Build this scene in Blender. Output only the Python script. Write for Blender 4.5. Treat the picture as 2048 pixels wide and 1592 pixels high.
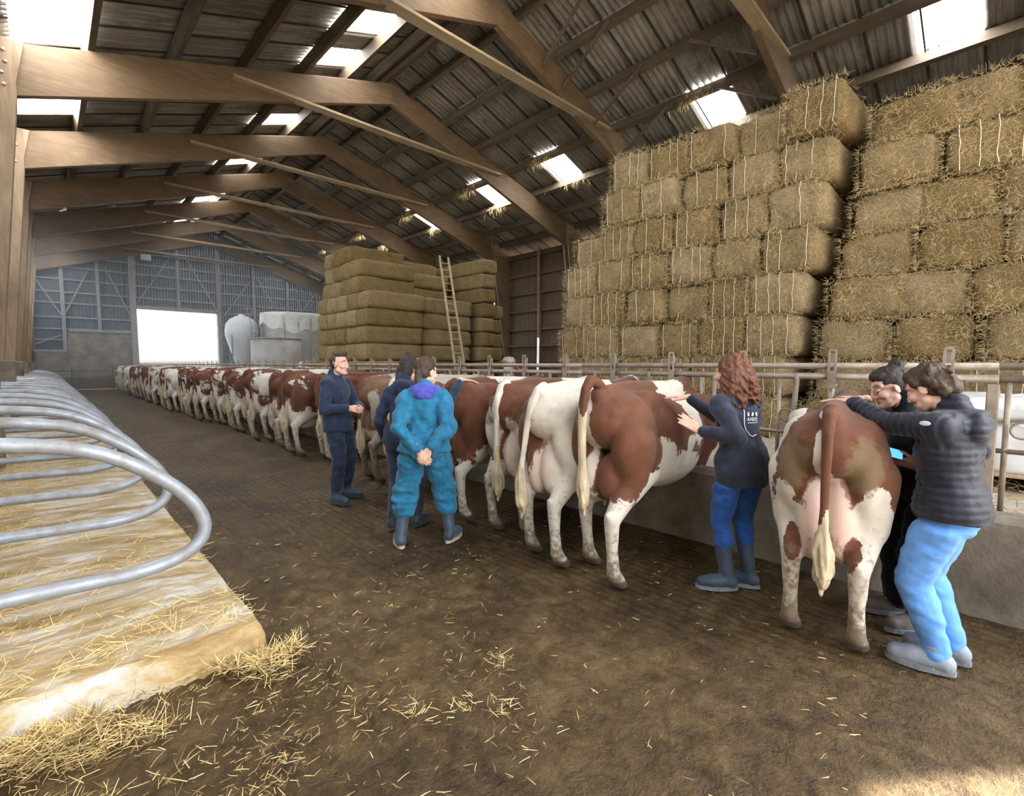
import bpy, bmesh, math, random
import numpy as np
from mathutils import Vector, Matrix, noise as mnoise, Euler

for o in list(bpy.data.objects):
    bpy.data.objects.remove(o)
SC = bpy.context.scene
COL = SC.collection
PI = math.pi

# ------------------------------------------------------------------ camera
cam = bpy.data.cameras.new('camera')
cam.sensor_fit = 'HORIZONTAL'; cam.sensor_width = 36.0
cam.lens = 36.0 * 960.0 / 2048.0
cam.clip_start = 0.05; cam.clip_end = 500
camo = bpy.data.objects.new('camera', cam); COL.objects.link(camo)
camo.location = (0, 0, 1.55)
camo.rotation_euler = (math.radians(90 - 4.05), 0, math.radians(-44.1))
SC.camera = camo

# ------------------------------------------------------------------ world, sun, exposure
SUN_EL, SUN_AZ = math.radians(50), math.atan2(0.64, -0.77)   # sunlight comes in from behind the right shoulder
w = bpy.data.worlds.new('sky'); SC.world = w; w.use_nodes = True
nt = w.node_tree; nt.nodes.clear()
out = nt.nodes.new('ShaderNodeOutputWorld'); bg = nt.nodes.new('ShaderNodeBackground')
sky = nt.nodes.new('ShaderNodeTexSky'); sky.sky_type = 'NISHITA'
sky.sun_disc = False; sky.sun_elevation = SUN_EL; sky.sun_rotation = math.radians(130)
sky.air_density = 1.0; sky.dust_density = 3.0; sky.ozone_density = 1.0
hs = nt.nodes.new('ShaderNodeHueSaturation'); hs.inputs['Saturation'].default_value = 0.25
nt.links.new(sky.outputs[0], hs.inputs['Color'])
nt.links.new(hs.outputs[0], bg.inputs[0]); bg.inputs[1].default_value = 0.7
nt.links.new(bg.outputs[0], out.inputs[0])
sun = bpy.data.lights.new('sun', 'SUN'); sun.energy = 22.0; sun.angle = math.radians(0.6); sun.color = (1, 0.94, 0.84)
suno = bpy.data.objects.new('sun', sun); COL.objects.link(suno)
sd = Vector((-0.77 * math.cos(SUN_EL), 0.64 * math.cos(SUN_EL), -math.sin(SUN_EL)))   # travel direction of the light
suno.rotation_euler = sd.to_track_quat('-Z', 'Y').to_euler(); suno.location = (10, -10, 15)
SKYLIGHT = 14.0
SC.view_settings.view_transform = 'Standard'; SC.view_settings.look = 'None'
SC.view_settings.gamma = 1.0; SC.view_settings.exposure = 0.88
try: SC.view_settings.use_curve_mapping = False
except Exception: pass
cy = SC.cycles
cy.max_bounces = 8; cy.diffuse_bounces = 5; cy.glossy_bounces = 3; cy.transmission_bounces = 4
cy.sample_clamp_indirect = 6.0; cy.caustics_reflective = False; cy.caustics_refractive = False
cy.use_denoising = True

# ------------------------------------------------------------------ helpers
def tag(o, label=None, cat=None, group=None, kind=None):
    if label: o['label'] = label
    if cat: o['category'] = cat
    if group: o['group'] = group
    if kind: o['kind'] = kind
    return o

def empty(name, loc=(0, 0, 0), rz=0.0, label=None, cat=None, group=None, kind=None):
    o = bpy.data.objects.new(name, None); COL.objects.link(o)
    o.location = loc; o.rotation_euler = (0, 0, rz); o.empty_display_size = 0.1
    return tag(o, label, cat, group, kind)

def link(name, me, parent=None, loc=None, rot=None, scale=None):
    o = bpy.data.objects.new(name, me); COL.objects.link(o)
    if parent is not None: o.parent = parent
    if loc is not None: o.location = loc
    if rot is not None: o.rotation_euler = rot
    if scale is not None: o.scale = scale
    return o

class MB:
    """collects boxes, bars, tubes, prisms into one mesh"""
    def __init__(s): s.v = []; s.f = []
    def add(s, vs, fs):
        n = len(s.v); s.v.extend([tuple(v) for v in vs]); s.f.extend([tuple(i + n for i in f) for f in fs]); return s
    def box(s, c, d, rot=None):
        x, y, z = d[0] / 2, d[1] / 2, d[2] / 2
        vs = [Vector(p) for p in ((-x,-y,-z),(x,-y,-z),(x,y,-z),(-x,y,-z),(-x,-y,z),(x,-y,z),(x,y,z),(-x,y,z))]
        if rot is not None:
            m = rot if isinstance(rot, Matrix) else Euler(rot).to_matrix()
            vs = [m @ v for v in vs]
        vs = [v + Vector(c) for v in vs]
        return s.add(vs, [(0,3,2,1),(4,5,6,7),(0,1,5,4),(1,2,6,5),(2,3,7,6),(3,0,4,7)])
    def bar(s, p0, p1, w, h, up=(0, 0, 1)):
        p0, p1 = Vector(p0), Vector(p1); d = p1 - p0; L = d.length; z = d.normalized()
        u = Vector(up); x = u.cross(z)
        if x.length < 1e-4: x = Vector((1, 0, 0))
        x.normalize(); y = z.cross(x)
        return s.box((p0 + p1) / 2, (w, h, L), Matrix((x, y, z)).transposed())
    def tube(s, pts, r, n=10, caps=True):
        pts = [Vector(p) for p in pts]; m = len(pts)
        rr = r if isinstance(r, (list, tuple)) else [r] * m
        vs = []; ref = None
        for i, p in enumerate(pts):
            t = (pts[min(i + 1, m - 1)] - pts[max(i - 1, 0)]).normalized()
            if ref is None:
                ref = Vector((0, 0, 1)) if abs(t.z) < 0.9 else Vector((1, 0, 0))
            a = ref - t * ref.dot(t); a.normalize(); b = t.cross(a); ref = a
            for k in range(n):
                q = 2 * PI * k / n
                vs.append(p + (a * math.cos(q) + b * math.sin(q)) * rr[i])
        fs = []
        for i in range(m - 1):
            for k in range(n):
                k2 = (k + 1) % n
                fs.append((i * n + k, i * n + k2, (i + 1) * n + k2, (i + 1) * n + k))
        if caps:
            fs.append(tuple(range(n - 1, -1, -1))); fs.append(tuple((m - 1) * n + k for k in range(n)))
        return s.add(vs, fs)
    def prism(s, poly, axis, a, b):
        """extrude a 2D polygon along axis ('x','y','z') between a and b"""
        def pt(p, t):
            return {'x': (t, p[0], p[1]), 'y': (p[0], t, p[1]), 'z': (p[0], p[1], t)}[axis]
        n = len(poly)
        vs = [pt(p, a) for p in poly] + [pt(p, b) for p in poly]
        fs = [tuple(range(n)), tuple(range(2 * n - 1, n - 1, -1))]
        for k in range(n):
            k2 = (k + 1) % n; fs.append((k, k + n, k2 + n, k2))
        return s.add(vs, fs)
    def lathe(s, prof, c=(0, 0, 0), n=24):
        vs = []; fs = []
        for (r, z) in prof:
            for k in range(n):
                q = 2 * PI * k / n; vs.append((c[0] + r * math.cos(q), c[1] + r * math.sin(q), c[2] + z))
        for i in range(len(prof) - 1):
            for k in range(n):
                k2 = (k + 1) % n; fs.append((i * n + k, i * n + k2, (i + 1) * n + k2, (i + 1) * n + k))
        fs.append(tuple(range(n - 1, -1, -1))); fs.append(tuple((len(prof) - 1) * n + k for k in range(n)))
        return s.add(vs, fs)
    def mesh(s, name, mat=None, smooth=False, recalc=True, bevel=0.0):
        me = bpy.data.meshes.new(name); me.from_pydata(s.v, [], s.f); me.update()
        if recalc or bevel:
            bm = bmesh.new(); bm.from_mesh(me)
            if bevel: bmesh.ops.bevel(bm, geom=list(bm.edges), offset=bevel, segments=1, affect='EDGES', clamp_overlap=True)
            bmesh.ops.recalc_face_normals(bm, faces=bm.faces); bm.to_mesh(me); bm.free()
        if smooth: me.polygons.foreach_set('use_smooth', [True] * len(me.polygons))
        if mat: me.materials.append(mat)
        return me
    def build(s, name, mat=None, parent=None, loc=None, rot=None, smooth=False, bevel=0.0):
        return link(name, s.mesh(name, mat, smooth, True, bevel), parent, loc, rot)

def catmull(pts, n=6):
    pts = [Vector(p) for p in pts]; P = [pts[0] * 2 - pts[1]] + pts + [pts[-1] * 2 - pts[-2]]
    out = []
    for i in range(1, len(P) - 2):
        for k in range(n):
            t = k / n; a, b, c, d = P[i - 1], P[i], P[i + 1], P[i + 2]
            out.append(0.5 * ((2 * b) + (c - a) * t + (2 * a - 5 * b + 4 * c - d) * t * t + (3 * b - a - 3 * c + d) * t ** 3))
    out.append(pts[-1]); return out

def np_mesh(name, V, F, mat=None, smooth=False):
    me = bpy.data.meshes.new(name); V = np.asarray(V, np.float32); F = np.asarray(F, np.int32)
    k = F.shape[1]
    me.vertices.add(len(V)); me.vertices.foreach_set('co', V.ravel())
    me.loops.add(F.size); me.loops.foreach_set('vertex_index', F.ravel())
    me.polygons.add(len(F)); me.polygons.foreach_set('loop_start', np.arange(0, F.size, k, dtype=np.int32))
    if smooth: me.polygons.foreach_set('use_smooth', np.ones(len(F), bool))
    me.update(calc_edges=True); me.validate()
    if mat: me.materials.append(mat)
    return me

def blades(name, P, D, L, W, mat, bend=0.25, seed=0):
    """straw blades: one bent strip (two quads) each, from point P along D"""
    rng = np.random.default_rng(seed); P = np.asarray(P, float); D = np.asarray(D, float); n = len(P)
    D = D / np.linalg.norm(D, axis=1, keepdims=True)
    q = rng.normal(size=(n, 3)); S = np.cross(D, q); S /= np.linalg.norm(S, axis=1, keepdims=True)
    B = np.cross(D, S); L = np.broadcast_to(L, n)[:, None]; W = np.broadcast_to(W, n)[:, None] / 2
    bb = rng.uniform(-bend, bend, n)[:, None]
    M = P + D * L * 0.5 + B * bb * L * 0.4; E_ = P + D * L
    V = np.stack([P - S * W, P + S * W, M + S * W, M - S * W, E_ + S * W * .5, E_ - S * W * .5], 1).reshape(-1, 3)
    i = np.arange(n)[:, None] * 6
    F = np.concatenate([i + np.array([[0, 1, 2, 3]]), i + np.array([[3, 2, 4, 5]])], 0)
    return np_mesh(name, V, F, mat)

# ------------------------------------------------------------------ materials
class NT:
    def __init__(s, name):
        s.m = bpy.data.materials.new(name); s.m.use_nodes = True; s.t = s.m.node_tree
        s.b = s.t.nodes['Principled BSDF']; s.tc = None
    def n(s, typ, **kw):
        nd = s.t.nodes.new('ShaderNode' + typ)
        for k, v in kw.items():
            if hasattr(nd, k): setattr(nd, k, v)
        return nd
    def l(s, a, b): s.t.links.new(a, b)
    def coord(s, kind='Object', scale=(1, 1, 1), rot=(0, 0, 0), offset=False):
        tc = s.n('TexCoord'); mp = s.n('Mapping'); mp.inputs['Scale'].default_value = scale; mp.inputs['Rotation'].default_value = rot
        src = tc.outputs[kind]
        if kind == 'World':
            src = None
        s.l(src, mp.inputs['Vector'])
        if offset:
            oi = s.n('ObjectInfo'); vm = s.n('VectorMath', operation='SCALE'); s.l(oi.outputs['Random'], vm.inputs['Scale'])
            vm.inputs[0].default_value = (37.0, 91.0, 53.0); s.l(vm.outputs[0], mp.inputs['Location'])
        return mp.outputs[0]
    def world(s, scale=(1, 1, 1)):
        g = s.n('NewGeometry'); mp = s.n('Mapping'); mp.inputs['Scale'].default_value = scale
        s.l(g.outputs['Position'], mp.inputs['Vector']); return mp.outputs[0]
    def noise(s, vec, scale=5, detail=4, rough=0.6, dist=0.0):
        nd = s.n('TexNoise'); nd.inputs['Scale'].default_value = scale; nd.inputs['Detail'].default_value = detail
        nd.inputs['Roughness'].default_value = rough; nd.inputs['Distortion'].default_value = dist
        if vec is not None: s.l(vec, nd.inputs['Vector'])
        return nd.outputs[0]
    def ramp(s, fac, stops, interp='LINEAR'):
        r = s.n('ValToRGB'); r.color_ramp.interpolation = interp
        e = r.color_ramp.elements
        while len(e) < len(stops): e.new(0.5)
        for el, (p, c) in zip(e, stops):
            el.position = p; el.color = (c[0], c[1], c[2], 1) if isinstance(c, (tuple, list)) else (c, c, c, 1)
        s.l(fac, r.inputs[0]); return r.outputs[0]
    def mix(s, fac, a, b, blend='MIX'):
        m = s.n('Mix'); m.data_type = 'RGBA'; m.blend_type = blend
        for sock, v in ((m.inputs[0], fac), (m.inputs[6], a), (m.inputs[7], b)):
            if isinstance(v, (int, float)): sock.default_value = v
            elif isinstance(v, (tuple, list)): sock.default_value = (v[0], v[1], v[2], 1)
            else: s.l(v, sock)
        return m.outputs[2]
    def math(s, op, a, b=None, c=None):
        m = s.n('Math', operation=op)
        for i, v in enumerate((a, b, c)):
            if v is None: continue
            if isinstance(v, (int, float)): m.inputs[i].default_value = v
            else: s.l(v, m.inputs[i])
        return m.outputs[0]
    def attr(s, name):
        a = s.n('Attribute'); a.attribute_name = name; return a.outputs['Fac']
    def rnd(s):
        return s.n('ObjectInfo').outputs['Random']
    def col(s, c):
        if isinstance(c, (tuple, list)): s.b.inputs['Base Color'].default_value = (c[0], c[1], c[2], 1)
        else: s.l(c, s.b.inputs['Base Color'])
        return s
    def rough(s, v):
        if isinstance(v, (int, float)): s.b.inputs['Roughness'].default_value = v
        else: s.l(v, s.b.inputs['Roughness'])
        return s
    def metal(s, v): s.b.inputs['Metallic'].default_value = v; return s
    def spec(s, v): s.b.inputs['Specular IOR Level'].default_value = v; return s
    def bump(s, h, strength=0.4, dist=0.02):
        b = s.n('Bump'); b.inputs['Strength'].default_value = strength; b.inputs['Distance'].default_value = dist
        s.l(h, b.inputs['Height']); s.l(b.outputs[0], s.b.inputs['Normal']); return s

def simple(name, c, rough=0.7, metal=0.0, var=0.25, scale=12, bump=0.15, kind='Object', stretch=(1, 1, 1), spec=0.4):
    t = NT(name); v = t.coord(kind, stretch, offset=True)
    nz = t.noise(v, scale, 5)
    lo = tuple(x * (1 - var) for x in c); hi = tuple(min(1, x * (1 + var)) for x in c)
    t.col(t.ramp(nz, [(0.3, lo), (0.7, hi)])).rough(rough).metal(metal).spec(spec)
    if bump: t.bump(nz, bump, 0.01)
    return t.m

def m_hay(name, dark, mid, light, scale=30):
    t = NT(name); oi = t.rnd()
    v = t.coord('Object', (1, 1, 1), offset=True)
    n1 = t.noise(v, scale, 6, 0.7, 1.5)
    v2 = t.coord('Object', (1, 5, 22), rot=(0.5, 0.35, 0.1), offset=True)
    n2 = t.noise(v2, 7, 4, 0.6, 1.0)
    v3 = t.coord('Object', (3, 16, 4), rot=(-0.6, 0.2, 0.8), offset=True)
    n3 = t.noise(v3, 9, 4, 0.65, 1.0)
    big = t.noise(v, 3.2, 3)
    s = t.math('ADD', t.math('MULTIPLY', n1, 0.34), t.math('MULTIPLY', t.math('ADD', n2, n3), 0.33))
    c = t.ramp(s, [(0.36, dark), (0.5, mid), (0.64, light)])
    c = t.mix(t.ramp(big, [(0.4, 0.0), (0.75, 0.55)]), c, dark)
    hsv = t.n('HueSaturation'); t.l(c, hsv.inputs['Color'])
    t.l(t.math('MULTIPLY_ADD', oi, 0.4, 0.8), hsv.inputs['Value']); t.l(t.math('MULTIPLY_ADD', oi, -0.2, 1.05), hsv.inputs['Saturation'])
    t.col(hsv.outputs[0]).rough(0.9).spec(0.15); t.bump(s, 0.9, 0.05)
    return t.m

M = {}
M['hay'] = m_hay('hay', (0.125, 0.083, 0.036), (0.36, 0.25, 0.115), (0.62, 0.47, 0.255))
M['hay_gold'] = m_hay('hay_gold', (0.14, 0.093, 0.038), (0.31, 0.22, 0.095), (0.47, 0.355, 0.175))
M['blade'] = simple('hay_blade', (0.50, 0.385, 0.19), 0.8, var=0.35, scale=3, bump=0)
M['straw'] = simple('straw_blade', (0.72, 0.55, 0.25), 0.7, var=0.3, scale=2.5, bump=0, kind='Object')
M['straw_dark'] = simple('trodden_straw', (0.22, 0.15, 0.06), 0.8, var=0.5, scale=2.5, bump=0)
M['twine'] = simple('twine', (0.66, 0.58, 0.40), 0.7, var=0.15, bump=0)

def m_wood(name, c, scale=(1, 1, 1), var=0.35, rough=0.7):
    t = NT(name); v = t.coord('Object', scale, offset=True)
    n1 = t.noise(v, 3.0, 6, 0.65, 0.6); n2 = t.noise(t.coord('Object', (1, 1, 1), offset=True), 1.4, 3)
    lo = tuple(x * (1 - var) for x in c); hi = tuple(min(1, x * (1 + var)) for x in c)
    k = t.ramp(n1, [(0.3, lo), (0.7, hi)])
    k = t.mix(t.ramp(n2, [(0.45, 0.0), (0.75, 0.5)]), k, tuple(x * 0.45 for x in c))
    t.col(k).rough(rough).bump(n1, 0.2, 0.01); return t.m
M['glulam'] = m_wood('glulam_timber', (0.185, 0.118, 0.062), (0.6, 4, 6), 0.25)
M['column'] = m_wood('column_timber', (0.27, 0.19, 0.115), (5, 5, 0.5), 0.25)
M['tie'] = m_wood('tie_timber', (0.42, 0.32, 0.20), (0.5, 6, 6), 0.2)
M['purlin'] = m_wood('purlin_timber', (0.12, 0.088, 0.055), (5, 0.4, 6), 0.3)
M['board'] = m_wood('dark_board', (0.13, 0.085, 0.05), (1, 5, 0.5), 0.35)
M['pallet'] = m_wood('pallet_wood', (0.48, 0.36, 0.22), (1, 4, 4), 0.3)
M['ladder'] = m_wood('ladder_wood', (0.55, 0.43, 0.27), (5, 5, 0.6), 0.25)

t = NT('fibre_cement'); v = t.coord('Object', (1, 1, 1), offset=True)
n1 = t.noise(t.coord('Object', (0.5, 5, 1), offset=True), 3, 6, 0.65); n2 = t.noise(v, 2.2, 5, 0.7); n3 = t.noise(v, 30, 3)
c = t.ramp(n1, [(0.25, (0.14, 0.122, 0.098)), (0.5, (0.27, 0.25, 0.215)), (0.75, (0.38, 0.36, 0.325))])
c = t.mix(t.ramp(n2, [(0.5, 0.0), (0.72, 0.75)]), c, (0.085, 0.055, 0.03))
hv = t.n('HueSaturation'); t.l(c, hv.inputs['Color']); t.l(t.math('MULTIPLY_ADD', t.rnd(), 0.5, 0.7), hv.inputs['Value'])
t.col(hv.outputs[0]).rough(0.9).spec(0.2).bump(n3, 0.2, 0.01); M['sheet'] = t.m

t = NT('skylight_panel'); n1 = t.noise(t.coord('Object', (1, 6, 1), offset=True), 3, 4)
t.col((0.8, 0.8, 0.78)).rough(0.5)
t.l(t.ramp(n1, [(0.2, (0.75, 0.76, 0.8)), (0.6, (1, 1, 1))]), t.b.inputs['Emission Color']); t.b.inputs['Emission Strength'].default_value = SKYLIGHT
M['skylight'] = t.m
M['lap'] = simple('sheet_lap', (0.05, 0.038, 0.026), 0.9, var=.3, bump=0)

t = NT('slurry_concrete'); v = t.world()
n1 = t.noise(v, 1.1, 6, 0.65, 0.4); n2 = t.noise(v, 9, 6, 0.7, 0.5); n3 = t.noise(v, 40, 5, 0.7)
c = t.ramp(t.math('ADD', t.math('MULTIPLY', n1, 0.5), t.math('MULTIPLY', n2, 0.5)), [(0.36, (0.027, 0.016, 0.007)), (0.5, (0.077, 0.048, 0.018)), (0.63, (0.148, 0.10, 0.043))])
c = t.mix(t.ramp(n3, [(0.60, 0.0), (0.78, 0.55)]), c, (0.21, 0.145, 0.065))
t.col(c).rough(t.ramp(n2, [(0.35, 0.30), (0.65, 0.65)])).spec(0.3)
t.bump(t.math('ADD', n2, t.math('MULTIPLY', n3, 0.6)), 0.8, 0.035); M['floor'] = t.m

t = NT('old_concrete'); v = t.world(); n1 = t.noise(v, 1.7, 6, 0.65); n2 = t.noise(v, 14, 5, 0.7)
c = t.ramp(n1, [(0.3, (0.10, 0.08, 0.056)), (0.5, (0.215, 0.185, 0.142)), (0.72, (0.34, 0.305, 0.25))])
c = t.mix(t.ramp(n2, [(0.55, 0.0), (0.8, 0.6)]), c, (0.10, 0.075, 0.05))
t.col(c).rough(0.85).bump(n2, 0.5, 0.02); M['concrete'] = t.m
t = NT('feed_table_concrete'); v = t.world(); n1 = t.noise(v, 2.2, 6, 0.65)
t.col(t.ramp(n1, [(0.3, (0.30, 0.26, 0.2)), (0.7, (0.48, 0.44, 0.37))])).rough(0.85).bump(n1, 0.3, 0.02); M['feed'] = t.m

t = NT('limed_stall_bed'); v = t.world((0.75, 3.0, 1)); n1 = t.noise(v, 2.1, 8, 0.72, 0.5); n2 = t.noise(t.world(), 26, 6, 0.78, 0.8)
c = t.ramp(n1, [(0.36, (0.27, 0.165, 0.062)), (0.46, (0.44, 0.32, 0.15)), (0.52, (0.50, 0.42, 0.29)), (0.60, (0.66, 0.64, 0.60))])
c = t.mix(t.ramp(n2, [(0.55, 0.0), (0.8, 0.75)]), c, (0.34, 0.235, 0.10))
t.col(c).rough(0.85).bump(t.math('ADD', n1, n2), 0.5, 0.02); M['bed'] = t.m

def m_galv(name, c, dirt, rough=0.42, metal=0.6):
    t = NT(name); v = t.coord('Object', (1, 1, 1), offset=True); n1 = t.noise(v, 6, 6, 0.7); n2 = t.noise(v, 45, 4)
    k = t.mix(t.ramp(n1, [(0.42, 0.0), (0.68, 0.85)]), c, dirt)
    t.col(k).metal(metal).rough(t.ramp(n1, [(0.4, rough), (0.7, 0.75)])).bump(n2, 0.12, 0.005); return t.m
M['tube'] = m_galv('worn_galvanised_tube', (0.33, 0.365, 0.41), (0.24, 0.21, 0.175), 0.42, 0.3)
M['fence'] = m_galv('dirty_galvanised_steel', (0.36, 0.31, 0.25), (0.20, 0.155, 0.105), 0.5, 0.35)
M['steel_dark'] = m_galv('dark_steel', (0.10, 0.10, 0.10), (0.06, 0.05, 0.04), 0.6, 0.3)
M['bolt'] = m_galv('bolt_steel', (0.6, 0.55, 0.45), (0.4, 0.33, 0.24), 0.5, 0.5)
M['cladding'] = simple('blue_grey_cladding', (0.085, 0.11, 0.14), 0.6, 0.1, 0.2, 3, 0.05)
M['girt'] = simple('girt_steel', (0.27, 0.275, 0.275), 0.6, 0.1, 0.2, 4, 0.05)
M['silo'] = simple('white_fibreglass', (0.62, 0.66, 0.70), 0.45, 0.0, 0.08, 3, 0.03)
M['tank'] = simple('grey_steel_tank', (0.42, 0.40, 0.37), 0.55, 0.2, 0.18, 3, 0.08)
M['film'] = simple('white_plastic_film', (0.66, 0.66, 0.64), 0.35, 0.0, 0.12, 5, 0.25)
M['bag'] = simple('white_plastic_wrap', (0.70, 0.71, 0.71), 0.4, 0.0, 0.15, 6, 0.5)
M['black'] = simple('black_plastic', (0.025, 0.024, 0.024), 0.6, 0, 0.2, 8, 0.05)
M['red'] = simple('red_paint', (0.45, 0.05, 0.03), 0.5, 0, 0.15, 8, 0.05)
M['yard'] = simple('yard_concrete', (0.36, 0.34, 0.30), 0.9, 0, 0.12, 1.5, 0.05)
# ================================================================== structure
random.seed(7); RNG = np.random.default_rng(7)
SL = 0.345
RX = 8.35                                   # ridge line
def roof_z(x): return 8.12 + SL * (x + 0.5) if x < RX else 8.12 + SL * (RX + 0.5) - SL * (x - RX)
def roof_zi(x, y=0): return roof_z(x)
FY = [-0.8 + 5 * k for k in range(9)]      # portal frames
Y0, Y1 = -4.0, 39.6

# ---- floors
yard = MB().box((9, 80, -0.16), (120, 81, 0.1)).build('yard_ground', M['yard']); tag(yard, kind='structure')
yard2 = MB().box((9, -30, -0.16), (120, 51.9, 0.1)).build('yard_ground', M['yard']); tag(yard2, kind='structure')
def floor_h(X, Y):
    g = np.abs(((X / 0.076) % 1.0) - 0.5) * 2
    return -0.012 * np.clip((0.42 - g) / 0.25, 0, 1)
def grid(name, xs, ys, hf, mat):
    X, Y = np.meshgrid(xs, ys); Z = hf(X, Y)
    V = np.stack([X, Y, Z], -1).reshape(-1, 3); nx = len(xs); ny = len(ys)
    i = np.arange(nx - 1)[None, :] + np.arange(ny - 1)[:, None] * nx
    F = np.stack([i, i + 1, i + 1 + nx, i + nx], -1).reshape(-1, 4)
    return np_mesh(name, V, F, mat, True)
def near_h(X, Y):
    # smooth manure film with clods laid over the grooves, thick in the cross alley, thin further up
    h = np.zeros_like(X)
    for k, (fx, fy, a) in enumerate(((2.1, 1.3, .006), (5.3, 3.1, .005), (11.7, 9.2, .004), (23.1, 17.5, .0035), (41.0, 33.0, .002))):
        p = RNG.uniform(0, 6.28, 6)
        h += a * np.sin(fx * X + 1.7 * np.sin(fy * Y * .7 + p[0]) + p[1]) * np.sin(fy * Y + 1.3 * np.sin(fx * X * .6 + p[2]) + p[3])
    thin = 0.35 + 0.65 * np.clip((2.9 - Y) / 1.2, 0, 1) * np.clip((3.0 - X) / 1.0, 0, 1)
    keep = 1 - 0.85 * np.clip((2.6 - Y) / 1.4, 0, 1) * np.clip((2.6 - X) / 0.8, 0, 1)
    cross = -0.006 * np.clip((0.4 - np.abs(((Y / 0.16 + 0.15 * np.sin(X * 3)) % 1.0) - 0.5) * 2) / 0.3, 0, 1)
    return floor_h(X, Y) * keep + cross * keep + h * thin * 1.25 - 0.006
FL = empty('floor', kind='structure')
link('near_floor', grid('near_floor', np.arange(-2.0, 4.26, 0.019), np.arange(-1.2, 7.01, 0.04), near_h, M['floor']), FL)
link('alley_floor', grid('alley_floor', np.arange(0.5, 4.26, 0.019), np.arange(7.0, 39.7, 1.08), lambda X, Y: floor_h(X, Y) - 0.004, M['floor']), FL)
MB().box((0.0, -2.6, -0.08), (9, 2.85, 0.14)).build('front_floor', M['floor'], FL)
MB().box((11.5, 18.0, 0.20), (14.4, 44, 0.6)).build('feed_table', M['feed'], FL)
MB().box((-2.4, 4.0, -0.06), (0.82, 16, 0.1)).build('stall_subfloor', M['floor'], FL)

# ---- feed curb
cb = MB().prism([(4.04, -0.05), (4.04, 0.60), (4.07, 0.64), (4.20, 0.64), (4.24, 0.60), (4.24, -0.05)], 'y', -4.0, 39.4)
tag(cb.build('trim_1', M['concrete']), kind='structure')

# ---- stall platform: rounded front corner
def plat_h(X, Y):
    ed = np.minimum(0.80 - X, Y - 2.72)
    z = 0.19 * np.clip(ed / 0.06, 0, 1) ** 0.5
    z = z + 0.012 * np.sin(X * 3.1 + np.sin(Y * 2.3)) * np.sin(Y * 3.7) * (ed > 0.06) - 0.03 * np.clip((0.35 - ed) / 0.35, 0, 1) * (ed > 0.05)
    return np.where(ed <= 0, -0.05, z) + 0.010 * np.sin(31 * X + 3 * np.sin(17 * Y)) * np.sin(27 * Y) * (ed < 0.2) * (ed > 0)
xs = np.concatenate([np.linspace(-2.2, 0.4, 40), np.linspace(0.42, 0.80, 26)]); ys = np.concatenate([np.linspace(2.72, 3.2, 24), np.linspace(3.25, 12, 120), np.linspace(12.5, 39.3, 40)])
tag(link('stall_platform', grid('stall_platform', xs, ys, plat_h, M['bed'])), kind='structure')

# ---- walls
wl = empty('wall_left', kind='structure')  # out of view; height raised to cut the daylight from the left
for k in range(9):
    y = -3.9 + 5 * k
    MB().box((-2.35, y + 2.4, 2.4), (0.16, 4.98, 4.9)).build('wall_slab', M['concrete'], wl)
wf = empty('wall_front', kind='structure')  # unseen wall behind the camera; jamb and header placed to shape the sun patch
for (x0, x1, z0, z1) in ((7.38, 18.4, -0.1, 8.1),):
    MB().box(((x0 + x1) / 2, Y0, (z0 + z1) / 2), (x1 - x0, 0.16, z1 - z0)).build('wall_slab', M['cladding'], wf)
MB().prism([(1.0, 8.1), (18.4, 8.1), (17.4, 8.0), (RX, 11.0), (1.0, 8.5)], 'y', Y0 - .08, Y0 + .08).build('gable_panel', M['cladding'], wf)

wr = empty('wall_right', kind='structure')
XR = 18.3
y = 12.0
pl_me = MB().box((0, 0, 0), (0.03, 0.255, 7.25)).mesh('plank', M['board'])
while y < 20.2:
    link('plank', pl_me, wr, (XR + random.uniform(-.008, .008), y, 3.7)); y += 0.25
for a, b in ((-4, 12 - .13), (20.35, 39.6)):
    n = int((b - a) / 2); 
    for k in range(n):
        MB().box((XR, a + (k + .5) * (b - a) / n, 3.7), (0.03, (b - a) / n + 0.03, 7.25)).build('wall_board', M['board'], wr)
for z in (0.9, 1.7, 2.5, 3.35, 4.3, 5.2, 6.15, 7.1):
    MB().box((XR - 0.10, 18, z), (0.14, 43.4, 0.13)).build('girt', M['purlin'], wr)
for yb in (16.7,):
    MB().bar((XR - .2, yb, 0.5), (XR - .2, yb, 7.4), 0.14, 0.14, (1, 0, 0)).build('wall_post', M['column'], wr)

# ---- end wall with the big doorway
wb = empty('wall_back', kind='structure')
DX0, DX1, DZ = 4.38, 8.93, 5.1
x = -3.0
while x < 18.28:
    x1 = min(x + 0.99, 18.3)
    for (a, b, z0) in ((x, x1, 2.28 if x < 1.0 else (3.5 if x < 4.3 else 0.0)),):
        segs = [(a, b, z0)]
        if a < DX1 and b > DX0:
            segs = []
            if a < DX0: segs.append((a, DX0, z0))
            segs.append((max(a, DX0), min(b, DX1), DZ))
            if b > DX1: segs.append((DX1, b, 0.0))
        for (p, q, zz) in segs:
            mb = MB(); n = max(2, int((q - p) / 0.0825)); 
            for i in range(n):
                u0, u1 = p + (q - p) * i / n, p + (q - p) * (i + 1) / n; d = 0.0 if i % 2 else 0.035
                mb.prism([(u0, zz), (u1, zz), (u1, roof_z(u1) - .05), (u0, roof_z(u0) - .05)], 'y', Y1 + d, Y1 + d + 0.03)
            mb.build('cladding_sheet', M['cladding'], wb)
    x = x1 - 0.006
MB().box((-0.9, Y1 - .1, 1.14), (3.9, 0.25, 2.28)).build('concrete_base', M['concrete'], wb)
MB().box((2.67, Y1 - .1, 1.75), (3.3, 0.22, 3.5)).build('concrete_panel', M['concrete'], wb)
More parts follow.
